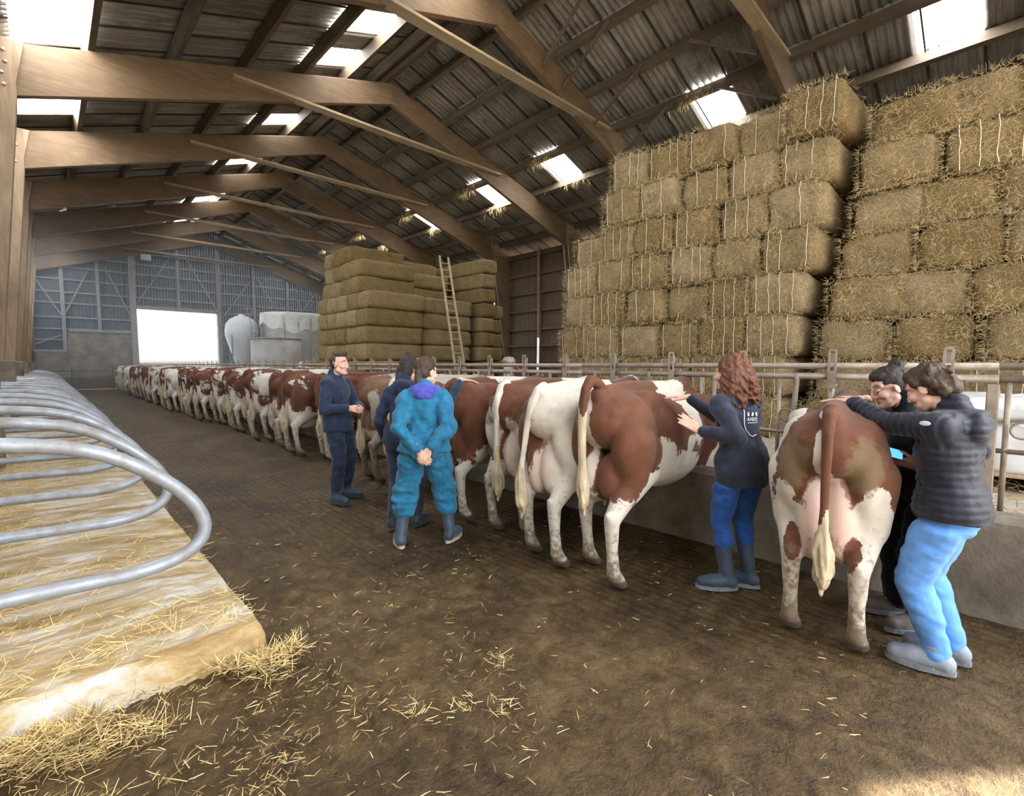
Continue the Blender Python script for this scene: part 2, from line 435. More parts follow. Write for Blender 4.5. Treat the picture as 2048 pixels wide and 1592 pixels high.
for xx, wd in ((-2.2, .16), (-0.46, .16), (0.9, .18), (2.54, .16), (6.71, .16), (9.12, .2), (11.4, .18), (13.81, .18), (16.2, .18)):
    z0 = DZ if DX0 < xx < DX1 else (2.28 if xx < 1 else (3.5 if xx < 4 else 0))
    MB().box((xx, Y1 - .14, (z0 + roof_z(xx) - .3) / 2), (wd, 0.2, roof_z(xx) - .3 - z0)).build('wall_post', M['girt'], wb)
MB().box((4.22, Y1 - .2, 4.6), (0.32, 0.3, 9.2)).build('door_jamb', M['girt'], wb)
MB().box((8.99, Y1 - .2, 2.6), (0.14, 0.25, 5.2)).build('door_jamb', M['girt'], wb)
MB().box((6.65, Y1 - .2, DZ + .12), (4.7, 0.25, 0.24)).build('door_lintel', M['girt'], wb)
for z in (3.0, 3.65, 4.35, 5.2, 5.85, 6.6, 7.35):
    for (a, b) in ((-3, 0.8), (0.95, 4.1), (4.4, 8.9), (9.1, 18.2)):
        if a < DX1 and b > DX0 and z < DZ: continue
        if (a < 1 < b or a == 0.95) and z < 3.6: continue
        MB().box(((a + b) / 2, Y1 - .06, z), (b - a, 0.1, 0.09)).build('girt', M['girt'], wb)
for z in (8.0, 8.7):
    h = (z - 8.12 + .3) / SL - .5
    MB().box((RX, Y1 - .06, z), (2 * (RX - max(h, 0.2)), 0.1, 0.08)).build('girt', M['girt'], wb)
MB().box((-1, Y1 - .18, 2.34), (3.8, 0.14, 0.1)).build('girt', M['girt'], wb)
MB().box((2.7, Y1 - .2, 3.56), (3.2, 0.14, 0.12)).build('girt', M['girt'], wb)
for p, q in (((-.4, 6.9), (0.8, 4.5)), ((0.95, 4.5), (2.1, 7.2)), ((2.9, 7.6), (4.1, 4.6)), ((-.8, 2.5), (0.8, 3.3)), ((4.5, 5.6), (6.3, 8.6)), ((7.2, 8.8), (9.0, 5.2)),
             ((9.4, 5.0), (11.2, 7.7)), ((11.7, 7.9), (13.6, 4.5)), ((14, 4.5), (16, 7.2))):
    MB().bar((p[0], Y1 - .17, p[1]), (q[0], Y1 - .17, q[1]), 0.07, 0.05, (0, 1, 0)).build('wall_brace', M['girt'], wb)

# ---- portal frames: tapered columns, rafters, collar tie, bolts
bolt_me = MB().lathe([(0.03, 0), (0.03, 0.012), (0.018, 0.024), (0.004, 0.028)], n=8).mesh('bolt', M['bolt'], True)
for k, y in enumerate(FY):
    fr = empty('portal_frame', kind='structure')
    for s, nm in ((-1, 'left'), (1, 'right')):
        def fx(x): return x if s < 0 else (2 * RX - x + (0.22 if x < 1 else 0))
        def poly(pts): return [(fx(a), b) for a, b in pts]
        # column: two planks either side of the rafter foot
        c = [(-0.15, 6.85), (-0.15, 7.15), (0.0, 7.95), (-0.72, 7.95), (-1.22, 7.35), (-0.95, 1.6), (-0.60, 1.6)]
        if s > 0: c = [(-0.22, 6.85), (-0.05, 7.9), (-0.85, 7.85), (-1.3, 7.35), (-1.55, 0.4), (-1.22, 0.4)]
        MB().prism(poly(c), 'y', y - 0.17, y - 0.085).build('column', M['column'], fr, bevel=0.008)
        MB().prism(poly(c), 'y', y + 0.085, y + 0.17).build('column', M['column'], fr, bevel=0.008)
        inner = [(a + (-.06 if i in (0, 1, 2, 5, 6) else 0.04), b) for i, (a, b) in enumerate(c)]
        r = [(-0.95, 6.75), (-0.15, 6.92), (RX, 9.82), (RX, 10.46), (-0.60, 7.80), (-1.1, 7.5)]
        MB().prism(poly(r), 'y', y - 0.083, y + 0.083).build('rafter', M['glulam'], fr, bevel=0.008)
        if s < 0:
            MB().prism(poly([(-.95, 1.62), (-.62, 1.62), (-.28, 6.7), (-.92, 6.7)]), 'y', y - .082, y + .082).build('column_core', M['column'], fr)
            MB().box((-0.80, y, 0.8), (0.7, 0.62, 1.66)).build('column_plinth', M['concrete'], fr, bevel=0.02)
        if k in (3, 4, 5, 6) or (s > 0 and k < 3):
            for i in range(4):
                for j in range(2):
                    z = 7.05 + 0.22 * i; xx = -0.32 - 0.16 * j - 0.02 * i + (0.08 if i > 1 else 0)
                    link('bolt', bolt_me, fr, (fx(xx), y - 0.17, z), (PI / 2, 0, 0), (1.15,) * 3)
    tx0, tx1 = 3.75, 2 * RX - 3.75
    MB().bar((tx0, y - 0.115, 8.82), (tx1, y - 0.115, 8.82), 0.07, 0.30, (0, 1, 0)).build('collar_tie', M['tie'], fr, bevel=0.006)
    for xx in (4.2, 4.45, tx1 - .5, tx1 - .75):
        link('bolt', bolt_me, fr, (xx, y - 0.15, 8.82), (PI / 2, 0, 0), (.8,) * 3)

# ---- roof: purlins, corrugated sheets, translucent sheets
def corr(amp=0.021, pitch=0.1767, W=1.06, n=6, th=0.007):
    m = int(W / pitch * n + .5) + 1
    ys = np.linspace(0, W, m); z = amp * np.cos(2 * PI * ys / pitch)
    V = []; F = []
    for yy, zz in zip(ys, z):
        V += [(0, yy, zz), (1, yy, zz), (0, yy, zz + th), (1, yy, zz + th)]
    for i in range(m - 1):
        a, b = 4 * i, 4 * i + 4
        F += [(a, a + 1, b + 1, b), (a + 2, b + 2, b + 3, a + 3), (a, b, b + 2, a + 2), (a + 1, a + 3, b + 3, b + 1)]
    F += [(0, 2, 3, 1), (4 * m - 4, 4 * m - 3, 4 * m - 1, 4 * m - 2)]
    return V, F
Vc, Fc = corr()
sheet_me = MB().add(Vc, Fc).box((.5, 0.02, -.034), (1, .035, .03)).mesh('roof_sheet', M['sheet'], True)
sheet_me.materials.append(M['lap'])
for pg in list(sheet_me.polygons)[-6:]: pg.material_index = 1; pg.use_smooth = False
sky_me = MB().add(Vc, Fc).mesh('skylight_panel', M['skylight'], True)
PL = [-1.65, 1.0, 2.6, 4.22, 5.8, 7.2, 8.33]
PR = [8.37, 9.35, 10.7, 12.15, 13.62, 15.1, 16.5, 19.1]
SKYL = {0: [12.7, 13.7, 16.7, 17.7, 30.7, 36.7, 2.7, 7.7], 4: [11.7, 13.7, 18.4, 23.4, 28.4, 30.4, 35.3, 3, 8]}
SKYR = {4: [0.3, 5.5, 11.4, 15.9, 20.9, 26.0, 31.0, 36.0, -3.0]}
def roof(side, P, SK):
    rf = empty('ceiling', kind='structure')
    sl = math.atan(SL) * (-1 if side < 0 else 1)
    nY = int((Y1 - Y0) / 1.0)
    for r in range(len(P) - 1):
        x0, x1 = P[r], P[r + 1]
        lift = 0.014 * (r if side < 0 else len(P) - 2 - r) * 0.0
        y = Y0 - 0.3
        while y < Y1 + 0.2:
            sk = None
            for s in SK.get(r, ()):
                if abs(s - y) < 0.5: sk = s
            if side < 0: xa, xb = x0 - 0.08, x1 + 0.02
            else: xa, xb = x0 - 0.02, x1 + 0.08
            L = (xb - xa) / math.cos(sl)
            dz = (random.uniform(0.0, 0.012))
            up = 0.018 if ((side < 0 and r % 2) or (side > 0 and r % 2)) else 0.0
            if sk is not None and not (side < 0 and r == 0):
                link('skylight_panel', sky_me, rf, (xa, y, roof_z((xa)) + up + SL * 0), (0, sl, 0), (L, 1.1, 1))
            elif sk is not None:
                # bottom row: opaque at the eave, clear between x=-0.25 and 0.95
                xc = -0.25
                link('roof_sheet', sheet_me, rf, (xa, y, roof_z(xa)), (0, sl, 0), ((xc + .05 - xa) / math.cos(sl), 1, 1))
                link('skylight_panel', sky_me, rf, (xc, y, roof_z(xc) + .012), (0, sl, 0), ((xb - xc) / math.cos(sl), 1.1, 1))
            else:
                link('roof_sheet', sheet_me, rf, (xa, y, roof_z(xa) + up + dz), (0, sl, 0), (L, 1, 1))
            y += 1.0
    pp = [-1.45, -0.5] + P[1:-1] + [8.15] if side < 0 else [8.55] + P[1:-1] + [17.6]
    for x in pp:
        z = roof_z(x) - 0.04 - 0.14
        for k in range(9):
            a = -4.2 + (0 if k == 0 else 3.4 + 5 * (k - 1) ) ; b = -0.8 + 5 * k if k < 9 else Y1
            MB().box((0, 0, 0), (0.13, b - a - 0.01, 0.28)).build('purlin', M['purlin'], rf, (x, (a + b) / 2, z), (0, sl, 0))
        if FY[-1] < Y1: MB().box((0, 0, 0), (0.13, Y1 - FY[-1], 0.28)).build('purlin', M['purlin'], rf, (x, (FY[-1] + Y1) / 2, z), (0, sl, 0))
    return rf
roofL = roof(-1, PL, SKYL); roofR = roof(1, PR, SKYR)
# ridge capping and ridge board
MB().prism([(RX - .3, roof_z(RX) - .03), (RX, roof_z(RX) + .09), (RX + .3, roof_z(RX) - .03), (RX + .3, roof_z(RX) + .0), (RX, roof_z(RX) + .12), (RX - .3, roof_z(RX))], 'y', Y0 - .3, Y1 + .2).build('ridge_cap', M['sheet'], roofR)
MB().box((RX, 17.8, 10.78), (0.12, 43.6, 0.34)).build('ridge_board', M['purlin'], roofR)
# knee braces from the rafters up to the purlins in the second bay
for (x, ya, yb) in ((9.9, 9.0, 7.6), (10.7, 9.0, 7.4), (12.15, 9.0, 7.3), (13.62, 9.0, 7.3), (15.1, 9.0, 7.4), (12.15, 4.4, 6.0), (13.62, 4.4, 6.0)):
    zu = 10.0 - 0.335 * (x - RX); zp = roof_z(x) - 0.22
    MB().bar((x, ya, zu), (x - (0.15), yb, zp), 0.05, 0.09).build('knee_brace', M['purlin'], roofR)
# ================================================================== things of the barn
ORD = ['first', 'second', 'third', 'fourth', 'fifth', 'sixth', 'seventh', 'eighth', 'ninth', 'tenth', 'eleventh', 'twelfth', 'thirteenth', 'fourteenth', 'fifteenth',
       'sixteenth', 'seventeenth', 'eighteenth', 'nineteenth', 'twentieth', 'twenty-first', 'twenty-second', 'twenty-third', 'twenty-fourth', 'twenty-fifth', 'twenty-sixth',
       'twenty-seventh', 'twenty-eighth', 'twenty-ninth', 'thirtieth', 'thirty-first', 'thirty-second', 'thirty-third', 'thirty-fourth', 'thirty-fifth', 'thirty-sixth']

def copy_tree(o, parent=None):
    c = o.copy(); COL.objects.link(c)
    if parent is not None: c.parent = parent
    for ch in list(o.children): copy_tree(ch, c)
    return c

# ---- self-locking feed fence, panels of five cow places
XF = 4.32; PITCH = 0.655
def lock_plate():
    mb = MB()
    for s in (-1, 1):
        mb.box((0, s * 0.021, 1.515), (0.012, 0.014, 0.27))
    mb.box((0, 0, 1.43), (0.012, 0.056, 0.13)); mb.box((0, 0, 1.655), (0.012, 0.044, 0.02))
    mb.box((0.05, 0.012, 1.53), (0.010, 0.045, 0.20)); mb.box((0.025, 0.0, 1.39), (0.06, 0.056, 0.02))
    return mb.mesh('lock_plate', M['fence'])
me_lock = lock_plate()
me_fix = MB().tube([(0, 0, 1.45), (0, 0, 0.57)], 0.021, 8).mesh('fixed_bar', M['fence'], True)
me_thin = MB().tube([(0, 0, 1.45), (0, 0, 0.57)], 0.015, 8).mesh('fixed_bar', M['fence'], True)
me_swing = MB().tube(catmull([(0, 0, 1.47), (0, 0.01, 1.28), (0, 0.0, 1.12), (0, -0.16, 0.86), (0, -0.17, 0.58)], 4), 0.021, 8).mesh('swing_bar', M['fence'], True)
me_ring = MB().tube([(0, 0.05 * math.cos(a), 0.05 * math.sin(a)) for a in np.linspace(0, 2 * PI, 15)], 0.008, 6, False).mesh('ring_handle', M['fence'], True)
me_post = MB().box((0, 0, 1.03), (0.06, 0.06, 1.0)).mesh('panel_post', M['fence'], bevel=0.006)
def fence_panel():
    r = empty('headlock_panel', (XF, 0, 0), 0)
    L = 5 * PITCH
    for z, rad, nm in ((1.535, 0.0235, 'top_rail'), (1.455, 0.0255, 'neck_rail'), (0.58, 0.024, 'bottom_rail')):
        MB().tube([(0, 0.0, z), (0, L - .004, z)], rad, 10).build(nm, M['fence'], r, smooth=True)
    MB().tube([(0, 0, 1.0), (0, L, 1.0)], 0.016, 8).build('brace_rail', M['fence'], r, smooth=True)
    link('panel_post', me_post, r, (0, 0.02, 0)).scale = (1, 1, 0.93)
    for i in range(5):
        y = (i + .36) * PITCH
        link('lock_plate', me_lock, r, (-0.035, y, 0))
        link('fixed_bar', me_fix, r, (0.03, y + 0.012, 0))
        link('fixed_bar', me_thin, r, (0.0, y + 0.37, 0))
        s = link('swing_bar', me_swing, r, (-0.01, y + 0.24, 0))
        link('ring_handle', me_ring, s, (-0.03, 0.06, 1.14))
    return r
fp = fence_panel()
fence_y = 0.05
NFP = 13
for i in range(NFP):
    p = fp if i == 0 else copy_tree(fp)
    p.location = (XF, 0.04 - 5 * PITCH * 1 + 5 * PITCH * i, 0)
    tag(p, 'galvanised self-locking feed fence panel for five cows, %s along the curb from the camera end' % ORD[i], 'feed fence', 'headlock panels along the feed curb')
for i, (y, nm) in enumerate(((4.83, 'beside the wooden ladder and the brown cows'), (7.1, 'behind the person in navy overalls'))):
    g = empty('gate_post', (4.62, y, 0)); tag(g, 'round capped grey post with red chain, %s' % nm, 'post')
    MB().lathe([(0.075, 0.5), (0.075, 1.55)], n=14).build('post_shaft', M['fence'], g, smooth=True)
    MB().lathe([(0.09, 1.55), (0.095, 1.6), (0.07, 1.64), (0.01, 1.655)], n=14).build('post_cap', M['fence'], g, smooth=True)
    MB().tube([(0.0, -.1, 1.57), (0, -.16, 1.5), (0, -.24, 1.47), (0, -.32, 1.55)], 0.014, 6).build('red_chain', M['red'], g)
wp = MB().tube([(5.1, 4.75, 0.5), (5.12, 4.74, 1.93)], 0.016, 8).build('white_rod', M['bag'], smooth=True)
tag(wp, 'thin white rod standing upright behind the feed fence', 'rod')

# ---- cubicle dividers
XD0 = -1.75
def divider():
    r = empty('stall_divider', (0, 0, 0))
    path = catmull([(XD0, 0, 1.23), (-0.6, 0, 1.19), (-0.15, 0, 1.165), (0.14, 0, 1.10), (0.36, 0, 0.97), (0.54, 0, 0.80), (0.625, 0, 0.64), (0.61, 0, 0.52), (0.50, 0, 0.44),
                    (0.30, 0, 0.405), (0.0, 0, 0.415), (-0.5, 0, 0.43), (XD0, 0, 0.46)], 5)
    MB().tube(path, 0.037, 12).build('loop_tube', M['tube'], r, smooth=True)
    MB().tube([(XD0, 0, 0.0), (XD0, 0, 1.35)], 0.04, 10).build('post', M['tube'], r, smooth=True)
    MB().tube(catmull([(XD0, 0, 0.95), (-1.0, 0, 0.92), (-0.62, 0, 0.80), (-0.5, 0, 0.46)], 5), 0.03, 10).build('inner_tube', M['tube'], r, smooth=True)
    for z in (0.46, 1.23): MB().box((XD0, 0, z), (0.12, 0.10, 0.09)).build('clamp', M['bolt'], r, bevel=0.01)
    return r
dv = divider(); DY = [3.28 + 1.19 * i for i in range(31)]
for i, y in enumerate(DY):
    p = dv if i == 0 else copy_tree(dv)
    p.location = (random.uniform(-.015, .015) if i > 2 else 0, y, 0.0); p.rotation_euler = (random.uniform(-.015, .015), 0, random.uniform(-.02, .02))
    tag(p, 'looped galvanised cubicle divider, %s in the stall row from the camera' % ORD[i], 'stall divider', 'cubicle dividers on the stall platform')
nr = MB().tube([(-1.72, 2.9, 1.39), (-1.72, 39.2, 1.39)], 0.032, 8).build('neck_rail', M['tube'], smooth=True)
tag(nr, 'long galvanised rail running along the heads of the stall dividers', 'rail')
sk = MB().tube(catmull([(-.95, 14.5, 1.235), (-.7, 14.6, 1.25), (-.45, 14.45, 1.225), (-.2, 14.55, 1.225)], 5), 0.03, 8).build('sacking_strip', M['film'], smooth=True)
tag(sk, 'strip of pale sacking lying over the far stall tubes', 'sacking')

# ---- hay bales
def bale_mesh(name, L, W, H, seed, mat):
    """square bale, length along x (front face at x=0), width y, height z (base at 0)"""
    rng = np.random.default_rng(seed)
    nx, ny, nz = 9, 8, 6
    bm = bmesh.new(); V = {}
    def vert(i, j, k):
        if (i, j, k) not in V:
            p = np.array([i / nx, j / ny - .5, k / nz]); q = np.array([p[0] * 2 - 1, p[1] * 2, p[2] * 2 - 1])
            P3 = np.array([p[0] * L, p[1] * W, p[2] * H])
            # round the edges
            m = np.array([L, W, H]) / 2; d = np.abs(q) * m; r = 0.105
            e = np.maximum(d - (m - r), 0); ln = np.linalg.norm(e)
            if ln > r * 1.0:
                e2 = e / ln * r; P3 = np.sign(q) * ((np.minimum(d, m - r)) + e2) + np.array([L / 2, 0, H / 2])
            n = mnoise.noise_vector(Vector((P3[0] * 3 + seed * 7.7, P3[1] * 3.4, P3[2] * 3.4))) * 0.05 + mnoise.noise_vector(Vector((P3[0] * 9, P3[1] * 9 + seed * 3.1, P3[2] * 9))) * 0.024
            # twine pinches the front face into pads
            pad = 0.012 * math.cos(P3[1] / W * 2 * PI * 4)
            P3 = P3 + np.array([n.x + (pad if i == 0 else 0) + (0.02 * (q[1] ** 2 + q[2] ** 2) if i == 0 else 0), n.y * .6, n.z * .6])
            V[(i, j, k)] = bm.verts.new(P3)
        return V[(i, j, k)]
    def quad(a, b, c, d): bm.faces.new((vert(*a), vert(*b), vert(*c), vert(*d)))
    for j in range(ny):
        for k in range(nz):
            quad((0, j, k), (0, j, k + 1), (0, j + 1, k + 1), (0, j + 1, k)); quad((nx, j, k), (nx, j + 1, k), (nx, j + 1, k + 1), (nx, j, k + 1))
    for i in range(nx):
        for k in range(nz):
            quad((i, 0, k), (i + 1, 0, k), (i + 1, 0, k + 1), (i, 0, k + 1)); quad((i, ny, k), (i, ny, k + 1), (i + 1, ny, k + 1), (i + 1, ny, k))
        for j in range(ny):
            quad((i, j, nz), (i + 1, j, nz), (i + 1, j + 1, nz), (i, j + 1, nz)); quad((i, j, 0), (i, j + 1, 0), (i + 1, j + 1, 0), (i + 1, j, 0))
    me = bpy.data.meshes.new(name); bmesh.ops.recalc_face_normals(bm, faces=bm.faces); bm.to_mesh(me); bm.free()
    me.polygons.foreach_set('use_smooth', [True] * len(me.polygons)); me.materials.append(mat); return me
def fuzz(name, L, W, H, seed, n, mat, sides=True):
    rng = np.random.default_rng(seed + 100); P = []; D = []
    for i in range(n):
        y = rng.uniform(-W / 2, W / 2); z = rng.uniform(0, H); u = rng.random()
        if u < 0.55:      # front face
            P.append((rng.uniform(-.01, .012), y * .96, z)); D.append((-rng.uniform(.0, .45), rng.normal() * .8, rng.normal() * .8 - .25))
        elif u < 0.85:    # front edges
            s = rng.integers(4)
            p = [(0.02, -W / 2, z), (0.02, W / 2, z), (0.02, y, H), (0.02, y, 0.0)][s]; d = [(-.5, -.7, 0), (-.5, .7, 0), (-.5, 0, .6), (-.5, 0, -.9)][s]
            P.append(p); D.append(np.array(d) + rng.normal(size=3) * .45)
        else:             # sides and top near the front
            s = rng.integers(3); x = abs(rng.normal()) * .5 * min(L, 2)
            x = min(x, L)
            p = [(x, -W / 2, z), (x, W / 2, z), (x, y, H)][s]; d = [(-.3, -.7, 0), (-.3, .7, 0), (-.2, 0, .7)][s]
            P.append(p); D.append(np.array(d) + rng.normal(size=3) * .6)
    return blades(name, P, D, rng.uniform(.025, .095, n), rng.uniform(.0018, .004, n), mat, 0.5, seed)
def twine_mesh(name, L, W, H, y, seed):
    r = random.Random(seed); pts = []
    for k in range(6): pts.append((-0.016 + r.uniform(-.004, .004), y + r.uniform(-.012, .012), H * (0.03 + 0.94 * k / 5)))
    pts = [(0.5, y, -0.002)] + pts + [(L * .5, y, H + .012)]
    return MB().tube(pts, 0.0042, 5).mesh(name, M['twine'])
BW, BH, BL = 0.695, 0.575, 2.2
KIT = []
for s in range(5):
    KIT.append((bale_mesh('hay_bale', BL, BW, BH, s, M['hay']), fuzz('loose_hay', BL, BW, BH, s, 1300, M['blade']),
                [twine_mesh('twine', BL, BW, BH, yy + random.uniform(-.02, .02), s * 9 + q) for q, yy in enumerate((-.24, -.085, .085, .24))]))
def bale(x, y, z, rz=0.0, label='', group='', kit=None, twines=True, sc=(1, 1, 1), rx=0.0, ry=0.0, fz=True):
    k = KIT[random.randrange(5) if kit is None else kit]
    b = link('hay_bale', k[0], None, (x, y, z), (rx, ry, rz), sc); tag(b, label, 'hay bale', group)
    if fz: tag(link('loose_hay', k[1], b), kind='stuff')
    if twines:
        for m in k[2]:
            if random.random() < 0.7: link('twine', m, b)
    return b
FZ = 0.50
# tall stack in the middle: front faces along the feed lane
for r in range(8):
    yr = 2.22 - 0.092 * r; ncol = 6 if r < 6 else 5
    pitch = 0.712
    for c in range(ncol):
        y = yr + pitch * (c + .5) + random.uniform(-.03, .03)
        x = 7.38 + random.uniform(-.05, .07) + (0.12 if random.random() < .15 else 0) - (0.10 if (r, c) in ((7, 0), (0, 0), (2, 0)) else 0) + 0.05 * (c == 5)
        bale(x, y, FZ + BH * 1.015 * r + random.uniform(-.008, .008), random.uniform(-.05, .05),
             'hay bale of the tall middle stack, %s column from the gap, %s row up' % (ORD[c], ORD[r]), 'hay bales of the tall middle stack', rx=random.uniform(-.03, .03), sc=(1, random.uniform(.97, 1.03), random.uniform(.97, 1.02)))
# duller stack nearest the camera
for r in range(8):
    yr = 2.02 - 0.088 * r; pitch = 0.80
    for c in range(5 if r < 4 else 4):
        if yr - pitch * (c + 1) < -1.9: continue
        y = yr - pitch * (c + .5) + random.uniform(-.03, .03) + 0.2 * (r % 2) * (c > 0)
        x = 7.62 + random.uniform(-.06, .10) + 0.018 * r
        bale(x, y, FZ + 0.548 * r, random.uniform(-.06, .06), 'dull hay bale, far right stack, %s column from the gap, %s row up' % (ORD[c], ORD[r]),
             'hay bales of the stack at far right', sc=(1, 1.10, .955), rx=random.uniform(-.03, .03), twines=random.random() < .35)
# far pile of long bales
KIT_FAR = [(bale_mesh('hay_bale', 2.25, 0.78, 0.58, 20 + s, M['hay_gold']), fuzz('loose_hay', 2.25, .78, .58, 20 + s, 260, M['blade'])) for s in range(3)]
def far_bale(x, y, z, rz, label, tw=True):
    k = random.choice(KIT_FAR); b = link('hay_bale', k[0], None, (x, y, z), (0, 0, rz)); tag(b, label, 'hay bale', 'long hay bales of the far pile')
    tag(link('loose_hay', k[1], b), kind='stuff'); return b
def rowname(r): return ORD[r]
for j in range(7):
    top = (6, 8, 9, 9, 9, 2, 2)[j]
    for r in range(top):
        x = 7.52 + 0.028 * r + random.uniform(-.03, .03) + (0.05 * j if r > 5 else 0)
        far_bale(x, 14.72 + 0.39 + 0.80 * j + random.uniform(-.02, .02), FZ + .585 * r, random.uniform(-.015, .015),
                 'long hay bale end-on in the far pile, %s rank back, %s row up' % (ORD[j], ORD[r]))
for j in range(4):
    top = (6, 6, 8, 9)[j]
    for r in range(top):
        far_bale(9.88 + random.uniform(-.03, .03) + 0.028 * r, 14.95 + 0.39 + 0.80 * j, FZ + .585 * r, random.uniform(-.02, .02),
                 'long hay bale behind the ladder, %s rank back, %s row up' % (ORD[j], ORD[r]))
for j in range(2):
    for r in range(9):
        far_bale(12.85 + 0.02 * r + random.uniform(-.04, .04), 16.95 + 2.25 * j, FZ + .585 * r, -PI / 2 + random.uniform(-.02, .02),
                 'long hay bale in right wing of far pile, %s rank back, %s row up' % (ORD[j], ORD[r]))
for r in range(6):
    far_bale(13.7 + random.uniform(-.04, .04), 17.3, FZ + .585 * r, -PI / 2, 'long hay bale beside the slanting column, %s row up' % ORD[r])
# ladder
ld = empty('ladder', (0, 0, 0)); tag(ld, 'long wooden ladder leaning against the far hay pile', 'ladder')
b0, b1 = Vector((10.72, 13.55, 0.5)), Vector((10.86, 14.86, 5.55)); wv = Vector((0.21, 0, 0))
for s in (-1, 1): MB().bar(b0 + wv * s * 1.05, b1 + wv * s * .92, 0.045, 0.07, (1, 0, 0)).build('stile', M['ladder'], ld)
for i in range(19):
    p = b0.lerp(b1, (i + .6) / 19.6); MB().tube([p - wv, p + wv], 0.018, 6).build('rung', M['ladder'], ld)
# hay wisps on the floor of the feed lane
# ---- silo and tank
si = empty('feed_silo', (8.8, 33.0, 0.4)); tag(si, 'white fibreglass feed silo with cone base beside the bright doorway', 'silo')
MB().lathe([(0.18, 0.65), (0.35, 0.95), (0.80, 2.45), (0.92, 2.9), (0.93, 3.2), (0.86, 3.6), (0.66, 3.88), (0.35, 4.06), (0.16, 4.12), (0.15, 4.2), (0.02, 4.21)], n=32).build('vessel', M['silo'], si, smooth=True)
for a in (0.6, 2.2, 3.8, 5.3): MB().tube([(0.9 * math.cos(a), 0.9 * math.sin(a), 0), (0.9 * math.cos(a), 0.9 * math.sin(a), 2.9)], 0.04, 8).build('leg', M['girt'], si)
for s in (-.18, .18): MB().tube([(0.35 + s * .7, -0.96 + .1 * s, 0.3), (0.35 + s * .7, -0.98 + .1 * s, 3.4), (0.35 + s * .7, -0.7, 4.0), (0.35 + s * .7, -0.35, 4.6)], 0.018, 6).build('ladder_rail', M['girt'], si)
for i in range(10): MB().tube([(0.22, -.97, .6 + .3 * i), (0.48, -.95, .6 + .3 * i)], 0.012, 6).build('ladder_rung', M['girt'], si)
for z, yy in ((4.55, -.45), (4.2, -.55)): MB().tube([(0.35 + .32 * math.cos(a), yy + .28 * math.sin(a), z) for a in np.linspace(0, 2 * PI, 15)], 0.016, 6, False).build('cage_hoop', M['girt'], si, smooth=True)
tk = empty('storage_tank', (11.75, 32.6, 0.4)); tag(tk, 'big round grey storage tank with white film over its rim', 'tank')
def ring_tank(R, H, n=48, rib=0.0): return [(R + (rib if int(z / .12) % 2 else 0), z) for z in np.arange(0, H + .01, .12)]
MB().lathe(ring_tank(1.92, 4.0, rib=.012), n=48).build('tank_wall', M['tank'], tk, smooth=True)
mb = MB(); nA = 60
pv = []
for i in range(nA + 1):
    a = i / nA * 2 * PI; h = 0.75 + .45 * max(0, math.sin(a * 1.5 + 1.2)) + .12 * math.sin(a * 9)
    for t_ in range(6):
        z = 4.35 - h * t_ / 5; rr = 1.955 + .03 * math.sin(a * 17 + t_) + .02 * math.sin(a * 29); pv.append((rr * math.cos(a), rr * math.sin(a), z))
    pv.append((0.4 * math.cos(a), .4 * math.sin(a), 4.42))
fs = []
for i in range(nA):
    for t_ in range(5): q = i * 7 + t_; fs.append((q, q + 1, q + 8, q + 7))
    fs.append((i * 7, i * 7 + 7, i * 7 + 13, i * 7 + 6))
mb.add(pv, fs); mb.build('plastic_film', M['film'], tk, smooth=True)
for a in (-2.2, -1.4, -.7): MB().box((1.96 * math.cos(a), 1.96 * math.sin(a), 2.0), (.05, .05, 4.0), (0, 0, a)).build('seam', M['tank'], tk)
t2 = empty('low_tank', (9.75, 29.9, 0.4)); tag(t2, 'low grey steel ring tank standing before the big round tank', 'tank')
MB().lathe([(1.33, 0), (1.33, 2.6)], n=40).build('tank_wall', M['tank'], t2, smooth=True)
MB().lathe([(1.36, 2.56), (1.37, 2.6), (1.36, 2.64), (1.3, 2.64)], n=40).build('rim', M['girt'], t2, smooth=True)
wg = empty('paper_sack', (8.25, 21.5, 1.0)); tag(wg, 'crumpled white paper sack lying on a crate before the tank', 'sack')
bm = bmesh.new(); bmesh.ops.create_icosphere(bm, subdivisions=3, radius=0.3)
for v in bm.verts: v.co = Vector((v.co.x * 1.1, v.co.y * 1.5, v.co.z * .55)) + mnoise.noise_vector(v.co * 6) * .09 + Vector((0, 0, .5))
me = bpy.data.meshes.new('sack_body'); bm.to_mesh(me); bm.free(); me.materials.append(M['bag']); link('sack_body', me, wg)
cr = MB(); 
for zz in (-.4, -.15, .1, .32):
    for s in (-1, 1): cr.box((s * .42, 0, zz), (.03, 1.0, .14)); cr.box((0, s * .5, zz), (.86, .03, .14))
crt = cr.build('wooden_crate', M['pallet'], None, (8.25, 21.5, 0.97)); tag(crt, 'slatted wooden crate under the white paper sack', 'crate')
